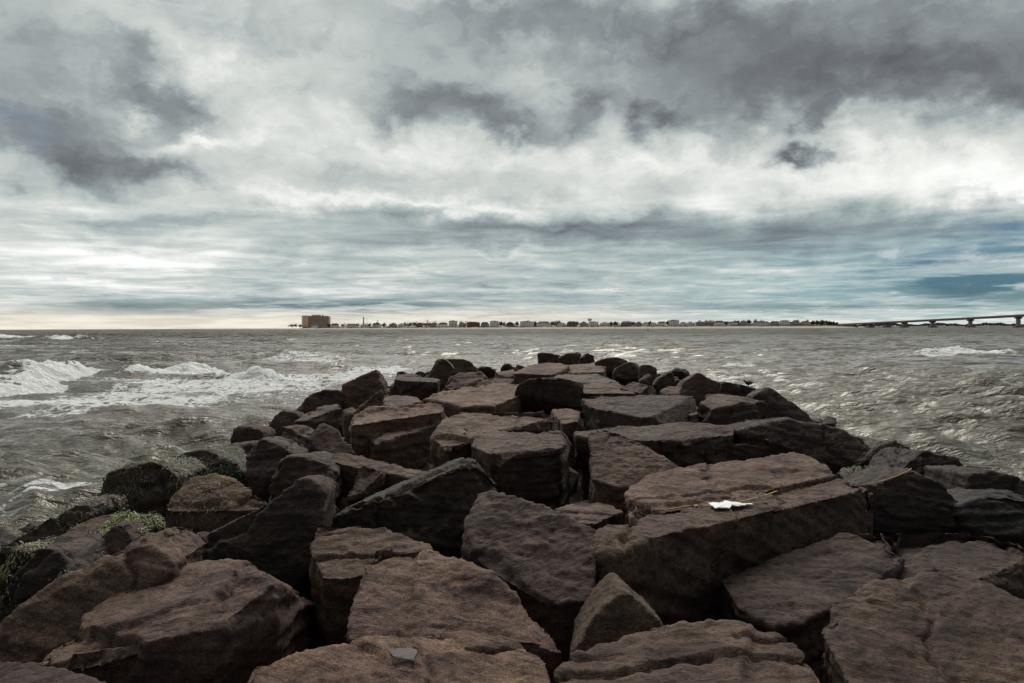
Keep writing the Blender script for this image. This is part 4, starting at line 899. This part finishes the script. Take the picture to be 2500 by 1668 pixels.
def condo():
    px0, px1, D = 739, 806, 2780; c = far((px0 + px1) / 2, D, 4.0); wd = (px1 - px0) / FPX * D
    root = empty('apartment_block', tuple(c), -math.atan2(c[0], c[1])); H = zat(772, 770.5, D) - 4; d0 = 22
    # the left tower leg, the long recessed middle, the right wing end
    MB().box(-wd / 2, -wd * .29, -3, d0, -2, H).build('end_wall', BRICK, root)
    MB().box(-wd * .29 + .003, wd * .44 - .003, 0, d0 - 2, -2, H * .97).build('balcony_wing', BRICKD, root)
    MB().box(wd * .44, wd / 2, -2, d0, -2, H * .925).build('end_wall', BRICK, root)
    MB().box(-wd * .16, wd * .165, 3, d0 - 4, H * .97 + .003, H * 1.06).build('penthouse', BRICK, root)
    MB().box(wd * .20, wd * .255, 5, 11, H * .97 + .003, H * 1.045).build('lift_house', STEELD, root)
    fl = 14; cw = bpy.data.meshes.new('balcony_slab'); mb = MB().box(-wd * .29, wd * .44, -1.6, -.01, -.5, .5); cw.from_pydata(mb.V, [], mb.F); cw.materials.append(BRICK)
    for f in range(fl): 
        o = link('balcony_slab', cw, None, root); o.location = (0, 0, (f + .35) * H * .96 / fl); o.scale = (1, 1, .9)
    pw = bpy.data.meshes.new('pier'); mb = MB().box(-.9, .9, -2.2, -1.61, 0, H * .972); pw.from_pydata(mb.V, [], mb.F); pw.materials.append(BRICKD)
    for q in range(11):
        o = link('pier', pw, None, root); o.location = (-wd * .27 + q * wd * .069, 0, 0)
    ww = bpy.data.meshes.new('window_band'); mb = MB().box(-wd * .285, wd * .435, -.06, -.003, -.75, .75); ww.from_pydata(mb.V, [], mb.F); ww.materials.append(GLASS)
    for f in range(fl):
        o = link('window_band', ww, None, root); o.location = (0, 0, (f + .8) * H * .96 / fl)
    for s in (-1, 1):
        x = s * (wd / 2 + 2.2); mb = MB()
        for y in (0, 6): mb.box(x - .25, x + .25, y - .25, y + .25, -2, H * (.97 if s < 0 else .9))
        for f in range(13): mb.box(x - .9, x + .9, -.2, 6.2, f * H * .07, f * H * .07 + .3)
        mb.build('scaffold', BRICKD, root)
    tag(root, 'tall orange-brown apartment block at the left end of the far shore', 'building')
condo()
def tower():
    px, D = 888, 2520; c = far(px, D, 4.0); H = zat(px, 773.5, D) - 4; root = empty('lighthouse', tuple(c)); k = 4.2 / 2 * D / FPX
    MB().lathe([(k * 1.15, -2), (k, H * .3), (k * .62, H * .82), (k * .62, H * .84)], 14).build('shaft', TAN, root, True)
    g = MB().lathe([(k * .9, H * .84 + .003), (k * .9, H * .87)], 14).build('gallery', DARKW, root)
    MB().lathe([(k * .5, H * .87 + .003), (k * .5, H * .94)], 10).build('lantern', GLASS, root)
    MB().lathe([(k * .62, H * .94 + .003), (.1, H)], 10).build('cap', DARKW, root)
    tag(root, 'slender tan tapering lighthouse tower between the apartment block and the houses', 'lighthouse')
    c = far(896, D + 30, 4.0); H = zat(896, 776, D) - 4
    m = MB().tube([(0, 0, -2), (0, 0, H)], [.45, .2], 6)
    for f in range(6): m.box(-.9, .9, -.1, .1, H * (.4 + .1 * f), H * (.4 + .1 * f) + .25)
    o = m.build('antenna_mast', STEELD); o.location = c; tag(o, 'thin antenna mast just right of the tan lighthouse tower', 'mast')
    px, D = 1043.5, 2250; c = far(px, D, 4.0); zc = zat(px, 784, D) - 4; R = 3.1 * D / FPX; root = empty('ferris_wheel', tuple(c))
    ring = [(math.cos(a) * R, 0, zc + math.sin(a) * R) for a in np.linspace(0, 2 * math.pi, 33)]
    MB().tube(ring, .28, 6, False).build('rim', STEELD, root)
    for q in range(6):
        a = q * math.pi / 6; MB().tube([(math.cos(a) * -R, 0, zc - math.sin(a) * R), (math.cos(a) * R, 0, zc + math.sin(a) * R)], .1, 5).build('spoke', STEELD, root)
    for s in (-1, 1): MB().tube([(s * R * .7, 0, -2), (0, 0, zc)], .3, 6).build('leg', STEELD, root)
    tag(root, 'small wheel-shaped ferris wheel outline above the trees on the far shore', 'ferris wheel')
    px, D = 1440, 2050; c = far(px, D, 4.0); z0 = zat(px, 784.5, D) - 4; z1 = zat(px, 776.5, D) - 4; R = 5.6 * D / FPX; root = empty('water_tower', tuple(c))
    MB().lathe([(R * .35, z0), (R * .85, z0 + (z1 - z0) * .22), (R, z0 + (z1 - z0) * .5), (R * .85, z0 + (z1 - z0) * .8), (R * .3, z1)], 18).build('tank', TANK, root, True)
    for q in range(5):
        a = q * 1.2566 + .3; MB().tube([(math.cos(a) * R * .8, math.sin(a) * R * .8, -2), (math.cos(a) * R * .62, math.sin(a) * R * .62, z0 + (z1 - z0) * .2)], .35, 6).build('leg', TANK, root)
    tag(root, 'pale bulbous water tower rising above the middle of the shore row', 'water tower')
tower()
def bridge():
    A = far(2020, 1780, 0); B = far(2500, 1250, 0); u = B - A; L = np.linalg.norm(u); u = u / L; side = np.array([-u[1], u[0], 0])
    root = empty('road_bridge', (0, 0, 0))
    def zdeck(s):
        P = A + u * s; px = 1250 + P[0] / P[1] * FPX
        y = np.interp(px, [2000, 2040, 2125, 2208, 2277, 2369, 2486, 2600], [794, 791.6, 787.6, 783.6, 780, 775.4, 768.9, 762.6]); return EYE + (hor(px) - y) / FPX * P[1]
    ss = np.arange(-60, L + 150, 12.0)
    def strip(name, w0, w1, z0, z1, m):
        V = []; F = []
        for s in ss:
            P = A + u * s; zd = zdeck(s)
            for ww, zz_ in ((w0, z0), (w1, z0), (w1, z1), (w0, z1)): V.append(P + side * ww + np.array([0, 0, zd + zz_]))
        for i in range(len(ss) - 1):
            for j in range(4): F.append((i * 4 + j, (i + 1) * 4 + j, (i + 1) * 4 + (j + 1) % 4, i * 4 + (j + 1) % 4))
        F += [(0, 1, 2, 3), tuple((len(ss) - 1) * 4 + j for j in (3, 2, 1, 0))]
        return mesh_from(name, V, F, m, root)
    strip('deck', -7, 7, -1.3, -.7, CONC)
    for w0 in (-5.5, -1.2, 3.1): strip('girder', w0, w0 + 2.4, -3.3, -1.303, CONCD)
    for w0 in (-7, 6.6): strip('parapet', w0, w0 + .4, -.697, .35, CONC)
    for px in (2084, 2125, 2166, 2208, 2276.5, 2369, 2486):
        t = (px - 1250) / FPX; s = (t * A[1] - A[0]) / (u[0] - t * u[1]); P = A + u * s; zd = zdeck(s) - 3.31
        pr = empty('pier', (0, 0, 0)); pr.parent = root
        def bx(hx, hy, z0, z1, name, m):
            V = [P + side * a * hx + u * b * hy + np.array([0, 0, z]) for z in (z0, z1) for b in (-1, 1) for a in (-1, 1)]
            return mesh_from(name, V, [(0, 2, 3, 1), (4, 5, 7, 6), (0, 1, 5, 4), (2, 6, 7, 3), (0, 4, 6, 2), (1, 3, 7, 5)], m, pr)
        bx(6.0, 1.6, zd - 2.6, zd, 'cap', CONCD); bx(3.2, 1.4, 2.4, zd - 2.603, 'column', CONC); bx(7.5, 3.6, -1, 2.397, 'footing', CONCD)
    tag(root, 'long concrete road bridge climbing out of the picture on the right', 'bridge')
bridge()
def wood():
    V = []; F = []; r = np.random.default_rng(8)
    for q in range(5200):
        px = r.uniform(2060, 2620); D = r.uniform(2850, 3100); zt = 9.5 + 2.8 * math.sin(px * .05) + 1.7 * math.sin(px * .17 + 1)
        z = r.uniform(.3, 1) * zt; c = far(px, D, z); s = r.uniform(1.5, 3.2)
        e1 = r.normal(size=3); e1 /= np.linalg.norm(e1); e2 = np.cross(e1, r.normal(size=3)); e2 /= np.linalg.norm(e2); k = len(V)
        V += [c - e1 * s, c + e2 * s, c + e1 * s, c - e2 * s]; F.append((k, k + 1, k + 2, k + 3))
    m = plain('far wood', (.030, .036, .044), .9, .3, .05)
    o = mesh_from('far_wood', V, F, m); tag(o, 'dark low band of far woodland behind the bridge', 'woodland', kind='stuff')
    V = []; F = []
    pxs = np.arange(2040, 2640, 20.0)
    for px in pxs:
        for d, z in ((2760, -1), (2800, 1.2), (3200, 2), (3300, -1)): V.append(far(px, d, z))
    for i in range(len(pxs) - 1):
        for j in range(3): F.append((i * 4 + j, i * 4 + 4 + j, i * 4 + 5 + j, i * 4 + 1 + j))
    o = mesh_from('far_bank', V, F, SCRUB); o['kind'] = 'structure'
wood()
def floats():
    c = water_pt(1582, 808.2); root = empty('buoy', (c[0], c[1], 0))
    MB().lathe([(.3, -.4), (1.0, -.1), (1.0, .5), (.3, .8)], 14).build('float', BUOY, root, True)
    MB().lathe([(.28, .803), (.22, 2.0), (.05, 2.3)], 10).build('top_mark', BUOY, root)
    tag(root, 'small black buoy floating off the far beach', 'buoy')
    c = far(2399, 1560, 0); root = empty('motor_boat', (c[0], c[1], 0), .4)
    V = [(-3, -1, .9), (-3, 1, .9), (1.5, 1.1, 1.0), (3.4, 0, 1.3), (1.5, -1.1, 1.0), (-2.8, -.7, -.3), (-2.8, .7, -.3), (1.4, .6, -.3), (2.6, 0, -.2), (1.4, -.6, -.3)]
    mesh_from('hull', V, [(0, 1, 2, 3, 4), (0, 5, 6, 1), (1, 6, 7, 2), (2, 7, 8, 3), (3, 8, 9, 4), (4, 9, 5, 0), (5, 9, 8, 7, 6)], WHITE, root)
    MB().box(-1.4, .8, -.8, .8, 1.01, 2.4).build('cabin', WHITE, root)
    tag(root, 'tiny white motor boat far off under the bridge', 'boat')
floats()

# ------------------------------------------------------------------ small things lying on the stones
DG = bpy.context.evaluated_depsgraph_get(); DG.update()
from mathutils.bvhtree import BVHTree
def on_stone(px, py, labels):
    """where the pixel's direction meets the real surface of one of the named stones"""
    d = Vector(ray(px, py)).normalized(); best = None
    for lb in labels:
        o = stones[lb]; 
        if lb not in _bvh:
            me = o.data; _bvh[lb] = BVHTree.FromPolygons([v.co for v in me.vertices], [tuple(p.vertices) for p in me.polygons])
        h = _bvh[lb].ray_cast(Vector((0, 0, EYE)) - o.location, d)
        if h[0] is not None and (best is None or h[3] < best[1]): best = (h[0] + o.location, h[3], h[1])
    return (best[0], best[2]) if best else (None, None)
_bvh = {}
LS = {k.split(',')[0]: k for k in stones}
def find(word): return [k for k in stones if word in k]
STRAW = plain('dry reed straw', (.42, .24, .065), .6); BLEACH = plain('bleached wood', (.62, .56, .50), .7); PAPER = plain('white scrap', (.86, .88, .86), .75, .05, 9.0)
BIRDD = plain('dark brown feathers', (.03, .024, .02), .7); SHARD = plain('grey slate shard', (.085, .072, .068), .8, .18, 6.0)
beam = find('long beam-like slab with a dark front')
def drape(pix, labels, lift=.012):
    out = []; last = None
    for px, py in pix:
        p, n = on_stone(px, py, labels)
        if p is None: p = last
        if p is None: continue
        p = p + Vector((0, 0, lift)); out.append(p); last = p
    return out
def straw(pix, rad, label, labels, mat_=STRAW, name='reed_straw', cat='straw', lift=.012):
    pts = drape(pix, labels, lift)
    if len(pts) < 2: return
    # a stalk is stiff: smooth the draped line
    P = [np.array(p) for p in pts]
    for _ in range(3): P = [P[0]] + [(P[i - 1] + 2 * P[i] + P[i + 1]) / 4 for i in range(1, len(P) - 1)] + [P[-1]]
    base = P[0]; o = MB().tube([p - base for p in P], [rad] * (len(P) - 1) + [rad * .5], 6).build(name, mat_, None, True); o.location = base
    tag(o, label, cat)
def zpx(u, v): return 1400 + u * 600 / 2350, 1180 + v * 600 / 2350
def line(pts, n=8):
    out = []
    for a, b_ in zip(pts[:-1], pts[1:]): out += [(a[0] + (b_[0] - a[0]) * i / n, a[1] + (b_[1] - a[1]) * i / n) for i in range(n)]
    return out + [pts[-1]]
allc = beam + find('wide pale slab with a jagged crack')
straw(line([zpx(905, 268), zpx(1140, 226), zpx(1340, 236)]), .007, 'yellow reed straw running left from the white scrap', allc)
straw(line([zpx(1600, 215), zpx(1800, 165), zpx(1955, 106)]), .006, 'yellow reed straw slanting up to the right of the white scrap', allc, lift=.03)
straw(line([zpx(1640, 216), zpx(1880, 188)]), .005, 'short orange straw low to the right of the white scrap', allc)
straw(line([(2140, 1183), (2190, 1166), (2230, 1147)]), .007, 'yellow straw on the ridge of the black slab, right', find('black slab with a yellow straw') + beam)
def scrap():
    pix = [(1285, 222), (1400, 204), (1450, 205), (1560, 208), (1640, 218), (1725, 230), (1640, 240), (1560, 256), (1470, 258), (1360, 266), (1330, 250)]
    rj = random.Random(9); jag = []
    for a, b_ in zip(pix, pix[1:] + pix[:1]):
        jag += [(a[0] + (b_[0] - a[0]) * f + rj.uniform(-5, 5), a[1] + (b_[1] - a[1]) * f + rj.uniform(-1.5, 1.5)) for f in (0, .25, .5, .75)]
    pts = drape([zpx(*p) for p in jag], allc, .018)
    if len(pts) < 6: return
    Q = np.array([list(p) for p in pts]); fit = np.linalg.lstsq(np.c_[Q[:, :2], np.ones(len(Q))], Q[:, 2], rcond=None)[0]   # it lies flat
    pts = [Vector((q[0], q[1], float(fit @ np.array([q[0], q[1], 1.0])) + .004)) for q in Q]
    c = sum(pts, Vector()) / len(pts); V = []; n = len(pts); r = random.Random(4)
    for t in (.004, -.003):
        for ring in (1.0, .6): V += [(p - c) * ring + Vector((0, 0, t + (.004 * r.random() if ring < 1 else 0))) for p in pts]
        V.append(Vector((0, 0, t + .004)))
    F = []; m = 2 * n + 1
    for i in range(n):
        j = (i + 1) % n
        F += [(i, j, n + j, n + i), (n + i, n + j, 2 * n), (m + j, m + i, m + n + i, m + n + j), (m + n + j, m + n + i, m + 2 * n), (j, i, m + i, m + j)]
    o = mesh_from('scrap', V, F, PAPER); o.location = c; tag(o, 'jagged flat white scrap lying on the long beam-like slab', 'litter')
scrap()
def shard():
    lb = find('broad layered tan slab'); sx = lambda u, v: (920 + u * 140 / 2350, 1560 + v * 140 / 2350)
    pix = [(540, 600), (850, 440), (1350, 450), (1620, 480), (1650, 640), (1560, 780), (1540, 960), (1300, 900), (780, 1090), (640, 1060), (680, 780)]
    pts = drape([sx(*p) for p in pix], lb, .008)
    if len(pts) < 6: return
    c = sum(pts, Vector()) / len(pts); n = len(pts)
    V = [p - c for p in pts] + [(p - c) * 1.03 - Vector((0, 0, .025)) for p in pts]
    F = [tuple(range(n)), tuple(range(2 * n - 1, n - 1, -1))] + [((i + 1) % n, i, n + i, n + (i + 1) % n) for i in range(n)]
    o = mesh_from('stone_shard', V, F, SHARD); o.location = c; tag(o, 'small flat grey shard of stone on the layered tan slab', 'stone')
shard()
tx = lambda u, v: (1030 + u * 120 / 2350, 860 + v * 120 / 2350)
straw(line([tx(1010, 400), tx(1150, 440), tx(1300, 560), tx(1450, 700), tx(1470, 780), tx(1550, 860)], 4), .022, 'bleached white twig hanging over the humped boulder at the far left end', find('dark humped boulder with a bleached twig') + find('sloping lit slab'), BLEACH, 'twig', 'twig', .05)
def bird():
    lb = find('long dark boulder that the small bird'); px, py = 1828, 944
    p = None
    while p is None and py < 965: p, n = on_stone(px, py, lb); py += 1
    if p is None: return
    root = empty('bird', tuple(p)); s = 1.0
    # one rounded body drawn out into breast, neck and head, facing left
    V = []; F = []; N = 12
    prof = [(-.105, .012, .105), (-.07, .035, .10), (-.02, .055, .095), (.03, .056, .092), (.07, .045, .10), (.095, .033, .125), (.105, .028, .145), (.12, .024, .155), (.135, .012, .15)]
    for x, rad, zc in prof: V += [(-x, rad * math.cos(2 * math.pi * j / N), zc + rad * math.sin(2 * math.pi * j / N)) for j in range(N)]
    for i in range(len(prof) - 1): F += [(i * N + j, i * N + (j + 1) % N, (i + 1) * N + (j + 1) % N, (i + 1) * N + j) for j in range(N)]
    F += [tuple(range(N)), tuple((len(prof) - 1) * N + j for j in range(N))[::-1]]
    mesh_from('body', V, F, BIRDD, root, True)
    MB().tube([(-.133, 0, .15), (-.165, 0, .146)], [.007, .002], 6).build('beak', STEELD, root)
    MB().add([(.09, -.02, .105), (.09, .02, .105), (.165, .018, .098), (.165, -.018, .098), (.09, 0, .12), (.16, 0, .106)], [(0, 1, 2, 3), (0, 3, 5, 4), (1, 4, 5, 2), (0, 4, 1), (2, 5, 3)]).build('tail', BIRDD, root)
    for sy in (-.018, .018): MB().tube([(-.01, sy, .06), (0, sy, .0), (-.035, sy, -.002)], .005, 5).build('leg', STEELD, root)
    tag(root, 'small dark shorebird crouching on a boulder of the right crest', 'bird')
bird()
def cup():
    lb = find('black boulder draped in green weed') + find('shadowed boulder under'); p, n = on_stone(576, 1133, lb)
    if p is None: return
    V = [(-.055, 0, .0), (.0, -.01, .085), (.035, .01, -.005), (-.015, .035, -.01)]
    o = mesh_from('litter_piece', [Vector(v) for v in V] + [Vector(v) * .86 + Vector((0, .02, .01)) for v in V], [(0, 2, 1), (1, 2, 3), (0, 1, 3), (4, 5, 6), (5, 7, 6), (4, 7, 5)], PAPER)
    o.location = p; tag(o, 'tiny creamy triangular bit of litter on the weedy black boulder', 'litter')
cup()
